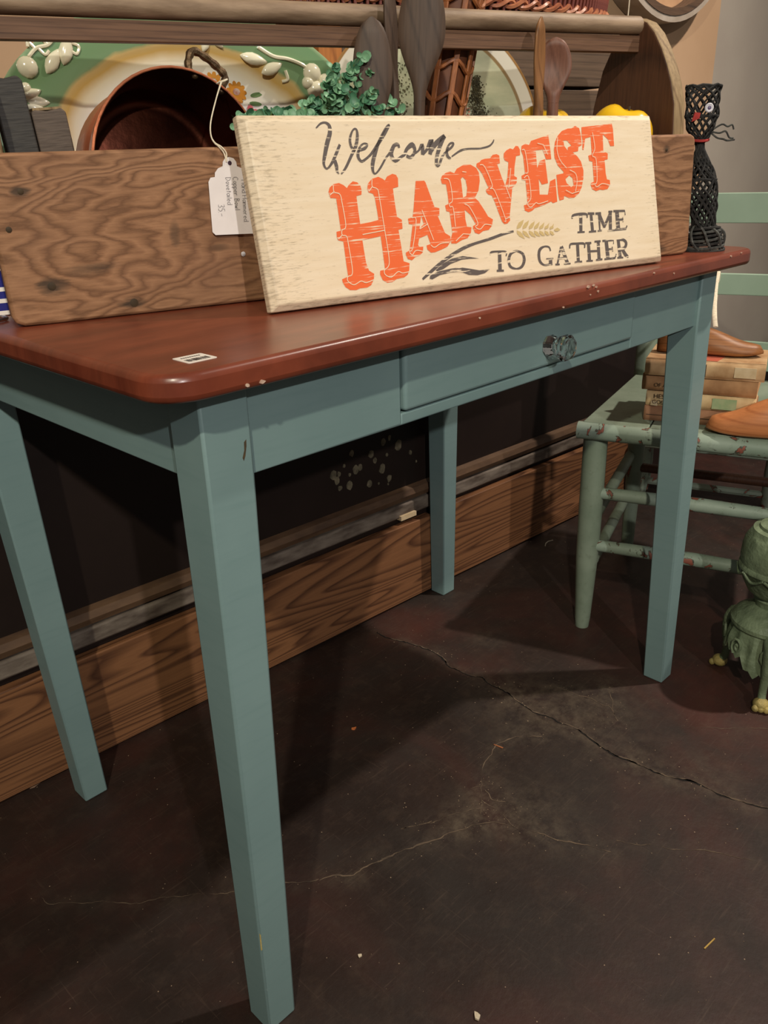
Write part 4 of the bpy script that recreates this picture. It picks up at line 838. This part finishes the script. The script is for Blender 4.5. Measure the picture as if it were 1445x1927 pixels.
painted('painted_flower', [(.308+.008*math.cos(2*PI*k/9), .2345+.008*math.sin(2*PI*k/9), .0042, .0028, 360*k/9-3) for k in range(9)], fw)
painted('flower_heart', [(.336, .2232, .0048, .004, 0)], plain('flower_mauve', s(170, 120, 110), s(200, 180, 170), 200, rough=.15, bump=0))
painted('painted_leaf', [(.3625, .220, .0085, .0028, 8), (.360, .2095, .0085, .0026, -6), (.376, .2215, .003, .001, 20)], plain('leaf_paint', s(120, 146, 100), s(96, 126, 84), 80, rough=.15, bump=0))
painted('painted_berry', [(.352, .204, .0042, .0042, 0), (.3585, .199, .0045, .0045, 0), (.365, .199, .0040, .0044, 0)], plain('berry_paint', s(204, 92, 100), s(222, 140, 140), 80, rough=.15, bump=0))

PL = stand(.636, .246, .166, 0)
t2 = thing('scenic_plate', 'cream edged oval plate painted with trees standing behind the wooden spoons', 'plate', M=PL)
obj('dish', dish(.187, .162, [(.02, -.004), (.7, -.004), (.84, -.002), (.98, .006), (1, .006), (.995, .003), (.84, -.006), (.7, -.009), (.02, -.009)]), PLATE, parent=t2)
ip2 = PL.inverted() @ TR
rt = random.Random(5)
def foliage(name, u0, z0, wid, hei, n, mat, shape='cone'):
    g = G()
    for k in range(n):
        h = rt.random(); ww = wid*(1-h*.85) if shape == 'cone' else wid*math.sqrt(max(0, 1-(2*h-1)**2))
        u = u0+rt.gauss(0, .42)*ww; z = z0+h*hei
        p = ip2 @ Vector((u, .246, z)); r = rt.uniform(.0008, .0021)
        if (p.x/.187)**2+(p.y/.162)**2 > .72: continue
        g.add([(p.x+r*math.cos(a), p.y+r*math.sin(a)*.8, -.0026+.0000015*k) for a in [2*PI*q/5+rt.random() for q in range(5)]], [(0, 1, 2, 3, 4)])
    obj(name, g, mat, parent=t2, smooth=0)
tp = plain('tree_paint', s(84, 80, 58), s(62, 60, 46), 90, rough=.2, bump=0); rp = plain('rose_paint', s(176, 110, 88), s(150, 96, 80), 90, rough=.2, bump=0)
foliage('painted_tree', .716, .160, .040, .088, 620, tp); foliage('painted_tree', .560, .16, .060, .115, 620, tp, 'oval'); foliage('painted_bush', .705, .165, .05, .03, 200, tp, 'oval')
foliage('painted_roses', .696, .17, .03, .035, 26, rp, 'oval')

# wooden crate behind the plates, with the wicker basket on it
CR = at(.470, .278, .0)
cr = thing('wooden_crate', 'grey plank crate behind the plates carrying the red wicker basket', 'crate', M=CR)
for z0, z1 in ((0, .077), (.080, .154), (.157, .231), (.234, .318)):
    obj('plank', G().box(.036, .528, .0, .010, z0+.002, z1), CRATE, parent=cr, bevel=.001)
    obj('plank', G().box(.01, .528, .130, .140, z0+.002, z1), CRATE, parent=cr, bevel=.001)
    obj('end_plank', G().box(.518, .528, .011, .129, z0+.002, z1), CRATE, parent=cr, bevel=.001)
obj('corner_post', G().box(.0, .035, -.002, .03, .0, .320), CRATEO, parent=cr, bevel=.001)
obj('lid_board', G().box(.0, .528, -.002, .14, .3205, .331), CRATE, parent=cr, bevel=.001)
obj('floor_board', G().box(.01, .517, .011, .129, 0, .008), CRATE, parent=cr)

WB = at(.752, .352, .332)
wb = thing('wicker_basket', 'large red brown wicker basket with braided foot at the top of the picture', 'basket', M=WB)
ea, eb = .285, .068
g = G(); n = 64
obj('liner', G().lathe([(.9, 0), (.95, .004), (.98, .06), (1.03, .15), (1.0, .15), (.93, .05), (.9, .006)], 64, sx=ea, sy=eb), plain('wicker_dark', s(72, 30, 28), s(50, 22, 22), 60, rough=.7), parent=wb)
stk = mesh('stake', G().tube([(0, 0, .004), (0, 0, .15)], .0030, 5), WICKER)
for k in range(150):
    a = 2*PI*k/150
    o = obj('stake', stk, None, parent=wb); o.location = (ea*1.0*math.cos(a), eb*1.0*math.sin(a), 0)
    o.rotation_euler = (-.10*math.sin(a), .16*math.cos(a), 0)
for ph in (0, PI):
    pts = []
    for k in range(400):
        a = 2*PI*k/400; q = a*34+ph
        pts.append(((ea+.004+.0035*math.cos(q))*math.cos(a), (eb+.004+.0035*math.cos(q))*math.sin(a), .013+.0045*math.sin(q)))
    obj('foot_braid', G().tube(pts, .0034, 5, closed=True), WICKERB, parent=wb)
for zz in (.060, .12):
    pts = [((ea*1.01+.0035*math.cos(k*PI/2)+.1*zz)*math.cos(2*PI*k/300), (eb*1.02+.0035*math.cos(k*PI/2)+.1*zz)*math.sin(2*PI*k/300), zz) for k in range(300)]
    obj('weaver', G().tube(pts, .003, 5, closed=True), WICKER, parent=wb)
obj('rim', G().tube([((ea+.022)*math.cos(2*PI*k/64), (eb+.016)*math.sin(2*PI*k/64), .155) for k in range(64)], .007, 8, closed=True), WICKER, parent=wb)
obj('tag_string', G().tube(bez([(.300, -.03, .155), (.302, -.045, .12), (.302, -.048, .06), (.301, -.048, .004), (.301, -.048, -.02)], 4), .0010, 6), COTTON, parent=wb)

# drum sieve on the wall
DS = WALLM @ Matrix.Translation((1.625, -.001, 1.452)) @ RX(90)
ds = thing('drum_sieve', 'round wooden drum sieve with tan skin hung on the tan wall', 'sieve', M=DS)
obj('hoop', G().lathe([(.276, 0), (.290, 0), (.290, .055), (.276, .055)], 72, closed=True), HOOPL, parent=ds)
obj('skin', G().lathe([(.001, .012), (.278, .012), (.278, .016), (.001, .016)], 64), BURLAP, parent=ds)
obj('inner_band', G().lathe([(.262, .018), (.277, .018), (.277, .057), (.262, .057)], 72, closed=True), HOOPM, parent=ds)

# odds and ends at the left edge of the table
bt = thing('blue_carton', 'blue and white striped carton at the left edge behind the tote', 'carton', M=at(-.0355, .088, .0))
obj('carton_body', G().box(-.045, .045, 0, .05, 0, .050), BLUE, parent=bt, bevel=.001)
for z in (.0005, .0125, .024, .0445): obj('white_stripe', G().box(-.0453, .0453, -.0004, .0504, z, z+.0042), WHITEP, parent=bt)
rg = thing('metal_ring', 'small bright metal ring lying by the left end of the tote', 'ring', M=at(-.0135, .058, .0018))
obj('band', G().tube([(.014*math.cos(2*PI*k/24), .014*math.sin(2*PI*k/24), 0) for k in range(24)], .0018, 8, closed=True), plain('bright_metal', s(220, 214, 206), s(190, 184, 176), 60, rough=.25, metal=1, bump=0), parent=rg)

# ------------------------------------------------------------------ black crocheted figure
NF = Matrix.Translation((.890, .010, T)) @ RZ(45-90)
nf = thing('crochet_figure', 'black crocheted net figure with button eye and red collar by the end of the tote', 'figurine', M=NF)
def netpart(name, prof, strands, turns, sx, sy, r, mat, cx=lambda z: 0):
    """two families of crossing yarn strands over a surface of revolution"""
    def R(t):
        f = t*(len(prof)-1); i = min(int(f), len(prof)-2); k = f-i
        return prof[i][0]*(1-k)+prof[i+1][0]*k, prof[i][1]*(1-k)+prof[i+1][1]*k
    for sgn in (1, -1):
        for k in range(strands):
            pts = []
            for i in range(37):
                t_ = i/36; rr, z = R(t_); a = 2*PI*(k/strands+sgn*turns*t_)+.12*math.sin(9*t_+k)
                rr *= 1+.05*math.sin(5*t_*PI+k*2.1)
                pts.append((cx(z)+rr*sx*math.cos(a), rr*sy*math.sin(a), z))
            obj(name, G().tube(pts, r*(1 if k % 3 else 1.35), 5), mat, parent=nf)
    for t_ in (0, .5, 1):
        rr, z = R(t_); obj(name, G().tube([(cx(z)+rr*sx*math.cos(2*PI*q/20), rr*sy*math.sin(2*PI*q/20), z+.001*math.sin(q*2.3)) for q in range(20)], r*1.4, 5, closed=True), mat, parent=nf)
hd = [(.005, .146), (.011, .154), (.016, .165), (.0195, .180), (.0185, .195), (.0195, .208), (.0205, .218)]
netpart('head_net', hd, 11, .55, 1.15, .75, .0013, YARN, lambda z: .010*(z-.15)/.07-.17*(z-.03))
bd = [(.0145, .028), (.016, .045), (.0195, .062), (.0215, .080), (.0205, .098), (.016, .114), (.009, .128), (.0045, .140), (.005, .147)]
netpart('body_net', bd, 13, .8, 1.0, .8, .0015, YARN, lambda z: -.17*(z-.03))
for k in range(7):
    a0 = k*.45; pts = [((.030-.0016*k)*math.cos(2*PI*q/26)*1.0+.002, (.024-.001*k)*math.sin(2*PI*q/26), .003+.0045*k+.003*math.sin(2*PI*q/26+a0)) for q in range(26)]
    obj('foot_coil', G().tube(pts, .0021, 6, closed=True), YARNG if k % 2 else YARN, parent=nf)
for k in range(9):
    a = 2*PI*k/9
    obj('foot_loop', G().tube(bez([(.018*math.cos(a), .015*math.sin(a), .034), (.029*math.cos(a+.3), .024*math.sin(a+.3), .026), (.031*math.cos(a+.5), .025*math.sin(a+.5), .012), (.027*math.cos(a+.8), .022*math.sin(a+.8), .002)], 4), .0019, 5), YARNG, parent=nf)
cf = lambda z: .010*(z-.15)/.07-.17*(z-.03)
ey = obj('eye', G().lathe([(.001, 0), (.0058, 0), (.0062, .001), (.0052, .0022), (.004, .0016), (.001, .0016)], 16).xf(Matrix.Translation((cf(.190)+.004, -.0145, .190)) @ RX(90)), SILVER, parent=nf)
ey['label'] = 'pale round button eye'
obj('pupil', G().ball((cf(.190)+.004, -.0163, .190), (.0026, .001, .0026), 10, 6), plain('mauve_pupil', s(120, 104, 140), s(90, 80, 110), 60, rough=.3), parent=ey)
obj('nose', G().prism([(-.007, .173), (.003, .177), (.004, .184), (-.004, .185)], .0145, .017, X=lambda a, b, c: (a-.033, -c, b)), REDY, parent=nf)
obj('collar', G().tube([(-.020+.0095*math.cos(2*PI*q/20)*1.2, .0095*math.sin(2*PI*q/20), .1505+.002*math.sin(2*PI*q/20)) for q in range(20)], .0020, 6, closed=True), REDY, parent=nf)
for pts in ([(.02, -.008, .168), (.032, -.011, .175), (.040, -.012, .172), (.046, -.012, .174), (.049, -.012, .168)], [(.02, -.008, .166), (.030, -.011, .164), (.038, -.012, .166), (.044, -.012, .158), (.050, -.012, .157)], [(.02, -.008, .164), (.028, -.010, .158), (.036, -.012, .156), (.042, -.012, .154), (.052, -.012, .155)]):
    obj('yarn_whisker', G().tube(bez([(a-.0265, b+.003, c-.006) for a, b, c in pts], 5), .0012, 6), YARNG, parent=nf)

# ------------------------------------------------------------------ green chair
CH = basis((.976, .2105, 0), (.945, .327, 0), (-.327, .945, 0), (0, 0, 1))     # x = to the back, -y = along the front edge
def C(x, lat, z): return (x, -lat, z)
ch = thing('ladderback_chair', 'worn pale green ladder back chair standing at the right of the table', 'chair', M=CH)
SZ = .442
def seatpts(l0, l1):
    x0, x1 = -.028, .40
    return [(x0+.006, -l0), (x0, -l0-.012), (x0, -l1+.012), (x0+.006, -l1), (x1, -l1), (x1, -l0)]
for (l0, l1) in ((-.022, .0955), (.0975, .24), (.242, .43)):
    obj('seat_plank', G().prism([(-.022, -l0), (-.022, -l1), (.40, -l1+(.02 if l1 > .4 else 0)), (.40, -l0-(.03 if l0 < 0 else 0))], SZ-.022, SZ), GREENCH, parent=ch, bevel=.002)
g = G().tube([C(-.020, -.030, SZ-.017), C(-.020, .44, SZ-.017)], .0165, 12)
obj('front_rail', g, GREENWORN, parent=ch)
for lat in (0.0, .40):
    g = G().lathe([(.0135, 0), (.0155, .02), (.0185, .09), (.0215, .16), (.0225, .25), (.0225, .40), (.021, .425)], 18)
    g.xf(Matrix.Translation(C(0, lat, 0))); obj('leg', g, GREENCH, parent=ch)
for lat in (.02, .385):
    g = G().tube([C(.385, lat, 0), C(.385, lat, .2), C(.385, lat, .43), C(.395, lat, .60), C(.425, lat, .86)], [.014, .018, .021, .020, .015], 14)
    obj('back_post', g, GREENCH, parent=ch)
for z0, z1 in ((.462, .522), (.615, .658), (.757, .815)):
    x = .386+max(0, (z0-.43))*.085
    pts = [C(x+.010*math.sin(PI*k/8), .03+.345*k/8, z0) for k in range(9)]
    g = G()
    vs = []
    for k in range(9):
        xx = x+.014*math.sin(PI*k/8); la = .03+.345*k/8; hh = (z1-z0)
        vs += [C(xx-.005, la, z0), C(xx+.005, la, z0), C(xx+.005+hh*.08, la, z1), C(xx-.005+hh*.08, la, z1)]
    fs = [(k*4+i, k*4+(i+1) % 4, k*4+4+(i+1) % 4, k*4+4+i) for k in range(8) for i in range(4)]+[(0, 1, 2, 3), (35, 34, 33, 32)]
    obj('slat', g.add(vs, fs), GREENSL, parent=ch, bevel=.0015)
for z in (.297, .186): obj('stretcher', G().tube([C(0, .005, z), C(0, .2, z+.002), C(0, .395, z)], [.0115, .0135, .0115], 12), GREENWORN, parent=ch)
for lat in (.01, .392):
    for z in (.25, .15): obj('stretcher', G().tube([C(.005, lat, z), C(.38, lat, z)], .0115, 10), GREENCH, parent=ch)
obj('stretcher', G().tube([C(.385, .02, .22), C(.385, .385, .22)], .011, 10), DARKEND, parent=ch)

# four old books on the seat
def book(label, x, lat0, lat1, z, h, dep, mat, rot=0):
    t = thing('old_book', label, 'book', M=CH @ Matrix.Translation((x, -(lat0+lat1)/2, z)) @ RZ(rot), group='old books stacked on the green chair')
    hw = (lat1-lat0)/2
    obj('page_block', G().box(.008, dep-.003, -hw+.004, hw-.004, .003, h-.003), PAGES, parent=t)
    g = G().box(.004, dep, -hw, hw, 0, .0028); g.box(.004, dep, -hw, hw, h-.0028, h)
    obj('cover', g, mat, parent=t, bevel=.0008)
    n = 6; vs = []
    for k in range(n+1):
        a = PI*k/n; xx = .006-.006*math.sin(a); zz = h/2-h/2*math.cos(a)
        vs += [(xx, -hw, zz), (xx, hw, zz), (xx+.003, hw, zz), (xx+.003, -hw, zz)]
    fs = [(k*4+i, k*4+(i+1) % 4, k*4+4+(i+1) % 4, k*4+4+i) for k in range(n) for i in range(4)]+[(0, 1, 2, 3), (n*4+3, n*4+2, n*4+1, n*4)]
    obj('spine', G().add(vs, fs), mat, parent=t)
    return t, hw
def plate(t, y0, y1, z0, z1, mat, name): obj(name, G().box(-.0010, .0002, y0, y1, z0, z1), mat, parent=t)
z = SZ+.0003; bx = .022
b4, hw = book('bottom book of the stack on the chair, rust brown and bent', bx+.002, .079, .268, z, .0285, .13, BOOKD, 1.5)
plate(b4, -.04, .09, .012, .0128, DARKINK, 'spine_line'); z += .0288
b3, hw = book('third book from the top with green label and torn spine lettering', bx, .080, .263, z, .0268, .13, BOOKC, 0)
plate(b3, -.062, -.022, .004, .023, GREENTAPE, 'spine_label'); plate(b3, -.003, -.002, .003, .024, DARKINK, 'spine_line'); plate(b3, .07, .082, .001, .009, BARE, 'torn_paper')
def spine_text(t, tx, y, zz, size):
    cu = bpy.data.curves.new('spine_lettering', 'FONT'); cu.body = tx; cu.size = size
    o = bpy.data.objects.new('tmp', cu); COL.objects.link(o)
    bpy.context.view_layer.update()
    me = bpy.data.meshes.new_from_object(o.evaluated_get(bpy.context.evaluated_depsgraph_get())); bpy.data.objects.remove(o)
    me.materials.clear(); me.materials.append(DARKINK)
    q = bpy.data.objects.new('spine_lettering', me); COL.objects.link(q); q.parent = t
    q.matrix_local = basis((-.0013, y, zz), (0, -1, 0), (0, 0, 1), (-1, 0, 0))
spine_text(b3, 'HES', .078, .0150, .0115); spine_text(b3, 'GOLD', .080, .0045, .0105)
z += .0271
b2, hw = book('second book from the top, plain tan with a stained spine', bx+.003, .070, .263, z, .0290, .13, BOOKB, -1)
plate(b2, -.002, -.001, .003, .026, DARKINK, 'spine_line'); spine_text(b2, 'OF A', .075, .008, .010); z += .0293
b1, hw = book('top book under the wooden shoe last, frayed cream cover', bx-.002, .074, .272, z, .0300, .132, BOOKA, 1)
plate(b1, -.004, -.003, .004, .026, DARKINK, 'spine_line'); plate(b1, -.085, -.050, .006, .024, BARE, 'worn_patch')
obj('torn_cover', G().prism([(.01, -.02), (.05, -.03), (.07, .02), (.03, .05), (.012, .03)], .0301, .0306), REDPRINT, parent=b1, smooth=0)
z += .0302; BT = z
spine_text(b1, 'The', .03, .010, .009)

# wooden shoe lasts
def last(label, M, L, W, H, mat):
    """toe at +x, sole on z=0"""
    t = thing('shoe_last', label, 'shoe last', M=M, group='wooden shoe lasts on the green chair')
    N = 26; n = 18; vs = []
    for i in range(N+1):
        u = i/N; x = L*u
        top = H*(1-.02*u) if u < .36 else H*(1-.02*.36)*(.5+.5*math.cos(PI*min(1, (u-.36)/.40)))*.66+H*.33*(1-max(0, (u-.72)/.28)**2*.5)
        if u < .40: top = H*(.90+.10*u/.40)
        else: q = (u-.40)/.60; top = H*(1-.62*(q*q*(3-2*q))**.85)
        top = min(top, H)
        w_ = W*(.62+.12*math.sin(PI*min(1, u/.3))) if u < .3 else W*(.70+.30*math.sin(PI*min(1, (u-.3)/.62)))
        endr = min(1, math.sqrt(max(0, 1-((u-.08)/-.08)**2)) if u < .08 else 1)
        endt = math.sqrt(max(0, 1-((u-.86)/.14)**2)) if u > .86 else 1
        w_ *= max(.45 if u < .08 else .06, endr*endt); top = max(.004, top*(endt**.55 if u > .86 else 1))
        lift = .006*max(0, (u-.72)/.28)**2*(L/.18)
        for k in range(n):
            a = 2*PI*k/n; cy = math.cos(a); sz = math.sin(a)
            yy = w_*.5*(abs(cy)**.75)*(1 if cy > 0 else -1)*(1 if sz < 0 else (1-.35*sz*min(1, top/H)))
            zz = lift+top*.30+ (top*.70*sz if sz > 0 else top*.30*(abs(sz)**.55)*-1)
            vs.append((x, yy, zz))
    fs = [(i*n+k, i*n+(k+1) % n, (i+1)*n+(k+1) % n, (i+1)*n+k) for i in range(N) for k in range(n)]+[tuple(range(n-1, -1, -1)), tuple(N*n+k for k in range(n))]
    obj('last_body', G().add(vs, fs), mat, parent=t, smooth=50)
    return t
def chM(x, lat, z, dx, dlat):
    d = Vector((dx, -dlat, 0)).normalized(); return CH @ basis((x, -lat, z), d, (-d.y, d.x, 0), (0, 0, 1))
l1 = last('small brown wooden shoe last lying on top of the stacked books', chM(.085, .083, BT+.0004, .02, 1),   .180, .054, .049, LAST1)
last('orange wooden shoe last on the chair seat in front of the books', chM(-.005, .39, SZ+.0004, -.01, -1), .200, .056, .075, LAST2)
tag(obj('white_ribbon', G().tube([CH @ Vector(C(*p)) for p in bez([(.105, .1775, BT+.0455), (.16, .170, .611), (.25, .160, .626), (.34, .152, .645), (.397, .149, .660), (.408, .149, .661), (.412, .149, .648), (.413, .149, .60)], 6)], .0042, 8, flat=.35), COTTON), 'white cotton ribbon looped over a chair slat and reaching down to the brown shoe last', 'ribbon')

# ------------------------------------------------------------------ low green stool behind the chair
ST = basis((1.70, .475, 0), (.945, .327, 0), (-.327, .945, 0), (0, 0, 1))
st = thing('footstool', 'low worn green footstool behind the legs of the green chair', 'stool', M=ST)
obj('stool_top', G().box(-.03, .075, -.37, .03, .150, .172), GREENWORN, parent=st, bevel=.004)
for x in (.0, .05):
    for lat in (.0, .33):
        obj('leg', G().lathe([(.014, 0), (.018, .03), (.020, .09), (.018, .15)], 12).xf(Matrix.Translation((x, -lat, 0))), GREENWORN, parent=st)
obj('stretcher', G().tube([(0, 0, .045), (0, -.33, .045)], .010, 8), GREENWORN, parent=st)

# ------------------------------------------------------------------ green cast-iron urn
UR = Matrix.Translation((1.0115, -.1385, 0)) @ Matrix.Diagonal((1.07, 1.07, 1.12, 1))
ur = thing('cast_iron_urn', 'green cast iron urn on scrolled clawed feet at the right edge', 'urn', M=UR)
obj('bowl', G().lathe([(.001, .286), (.030, .2855), (.048, .281), (.050, .277), (.060, .275), (.0625, .270), (.066, .266), (.072, .258), (.0755, .245), (.0765, .228), (.0745, .219), (.0775, .216), (.0775, .211), (.0735, .208), (.066, .190), (.055, .174), (.042, .166), (.036, .163), (.001, .163)], 48, sx=.79, sy=.79), URNG, parent=ur)
obj('neck', G().lathe([(.036, .164), (.040, .160), (.036, .154), (.035, .148), (.001, .148)], 36, sx=.79, sy=.79), URNG, parent=ur)
obj('base_dome', G().lathe([(.001, .149), (.036, .148), (.046, .141), (.062, .134), (.070, .130), (.072, .126), (.077, .122), (.077, .116), (.072, .112), (.001, .112)], 48, sx=.79, sy=.79), URNG, parent=ur)
n = 96; vs = []
for j in range(6):
    tz = j/5
    for k in range(n):
        a = 2*PI*k/n; low = .066-.016*math.cos(3*(a-math.radians(80)))-.007*abs(math.cos(6*a))+.004*math.cos(24*a)
        zz = .115*(1-tz)+low*tz; r = .0555+.010*tz+.003*math.sin(PI*tz)*math.cos(16*a)
        vs.append((r*math.cos(a), r*math.sin(a), zz))
inner = [(x*.94, y*.94, z) for x, y, z in vs]
F = [(j*n+k, j*n+(k+1) % n, (j+1)*n+(k+1) % n, (j+1)*n+k) for j in range(5) for k in range(n)]
N0 = len(vs)
F2 = [tuple(N0+i for i in reversed(f)) for f in F]
rim = [(5*n+k, 5*n+(k+1) % n, N0+5*n+(k+1) % n, N0+5*n+k) for k in range(n)]
obj('pierced_skirt', G().add(vs+inner, F+F2+rim), URNG, parent=ur)
for k in range(8):
    a = 2*PI*(k+.5)/8
    pts = [((.0645+.002*q/20)*math.cos(a+.012*q*math.cos(q*.7)), (.0645+.002*q/20)*math.sin(a+.012*q*math.cos(q*.7)), .088+.0011*q*math.sin(q*.7)) for q in range(16)]
    obj('scroll', G().tube(pts, .0022, 6), URNG, parent=ur)
for k in range(3):
    a = math.radians((82, 203, 312)[k]); ca, sa = math.cos(a), math.sin(a)
    pts = bez([(.070, .122), (.082, .118), (.089, .100), (.088, .075), (.085, .050), (.088, .028), (.094, .014)], 5)if 0 else None
    P2 = [(.052, .112), (.062, .110), (.070, .094), (.071, .070), (.067, .046), (.067, .026), (.073, .012)]
    P3 = bez([(r*ca, r*sa, z) for r, z in P2], 5)
    lg = obj('leg', G().tube(P3, [.0115-.005*min(1, i/(len(P3)*.6)) for i in range(len(P3))], 10), URNG, parent=ur)
    g = G().ball((.075*ca, .075*sa, .010), (.013, .013, .010), 14, 9)
    for q in (-1, 0, 1): g.ball((.084*ca-q*.008*sa, .084*sa+q*.008*ca, .006), (.006, .006, .006), 9, 6)
    obj('claw_foot', g, URNF, parent=lg)
for k in range(10):
    a = 2*PI*k/10; obj('swag', G().tube(bez([(.0615*math.cos(a), .0615*math.sin(a), .209), (.0605*math.cos(a+.3), .0605*math.sin(a+.3), .200), (.0615*math.cos(a+.6), .0615*math.sin(a+.6), .209)], 5), .002, 6), URNG, parent=ur)

# ------------------------------------------------------------------ scraps on the floor
def scrap(name, label, cat, xy, pts, th, mat, rot=0):
    o = obj(name, G().prism(pts, .0004, th), mat, smooth=0); tag(o, label, cat, M=Matrix.Translation((xy[0], xy[1], 0)) @ RZ(rot))
def blob(r, seed, ax=1): return [(r*ax*(1+wobble((k, seed, 0), 1.3, .8))*math.cos(2*PI*k/7), r*(1+wobble((k, seed, 4), 1.3, .8))*math.sin(2*PI*k/7)) for k in range(7)]
bits = D['bits']; CHIPM = plain('plaster_chip', s(214, 200, 176), s(190, 172, 146), 200, rough=.9)
scrap('plaster_chip', 'largest pale plaster chip on the floor at the bottom edge of the picture', 'chip', bits[0], blob(.0032, 1, 1.4), .003, CHIPM, 70)
scrap('plaster_chip', 'pale plaster chip on the dark red floor right of the front table leg', 'chip', bits[1], blob(.0022, 2, 1.2), .002, CHIPM)
scrap('straw', 'short yellow straw on the floor at lower right', 'straw', bits[2], [(-.011, -.0009), (.011, -.0006), (.011, .0008), (-.011, .0007)], .0016, plain('straw_yellow', s(196, 160, 84), s(170, 134, 66), 90, rough=.7), -8)
scrap('leaf_scrap', 'tiny orange scrap on the floor under the middle of the table', 'scrap', bits[3], blob(.0034, 4, 1.5), .0015, plain('orange_scrap', s(206, 118, 64), s(180, 96, 50), 90, rough=.7))
scrap('wood_splinter', 'small orange splinter on the cracked middle of the floor', 'splinter', bits[4], [(-.008, -.001), (.009, -.0004), (.009, .0006), (-.007, .0014)], .0016, plain('splinter_wood', s(170, 104, 66), s(140, 84, 52), 90, rough=.7), 100)
scrap('wood_splinter', 'pale torn splinter of paper lying on the floor by the baseboard at left', 'splinter', bits[7], blob(.006, 8, 1.8), .0015, plain('torn_card', s(150, 118, 96), s(130, 100, 80), 90, rough=.8), 30)
scrap('wire_scrap', 'curled pale scrap on the floor between table and chair legs', 'scrap', bits[8], [(-.02, -.002), (-.006, .003), (.008, .003), (.022, -.004), (.021, -.006), (.007, .0005), (-.006, .0008), (-.02, -.004)], .0015, plain('grey_scrap', s(150, 140, 128), s(130, 120, 110), 90, rough=.8), 10)
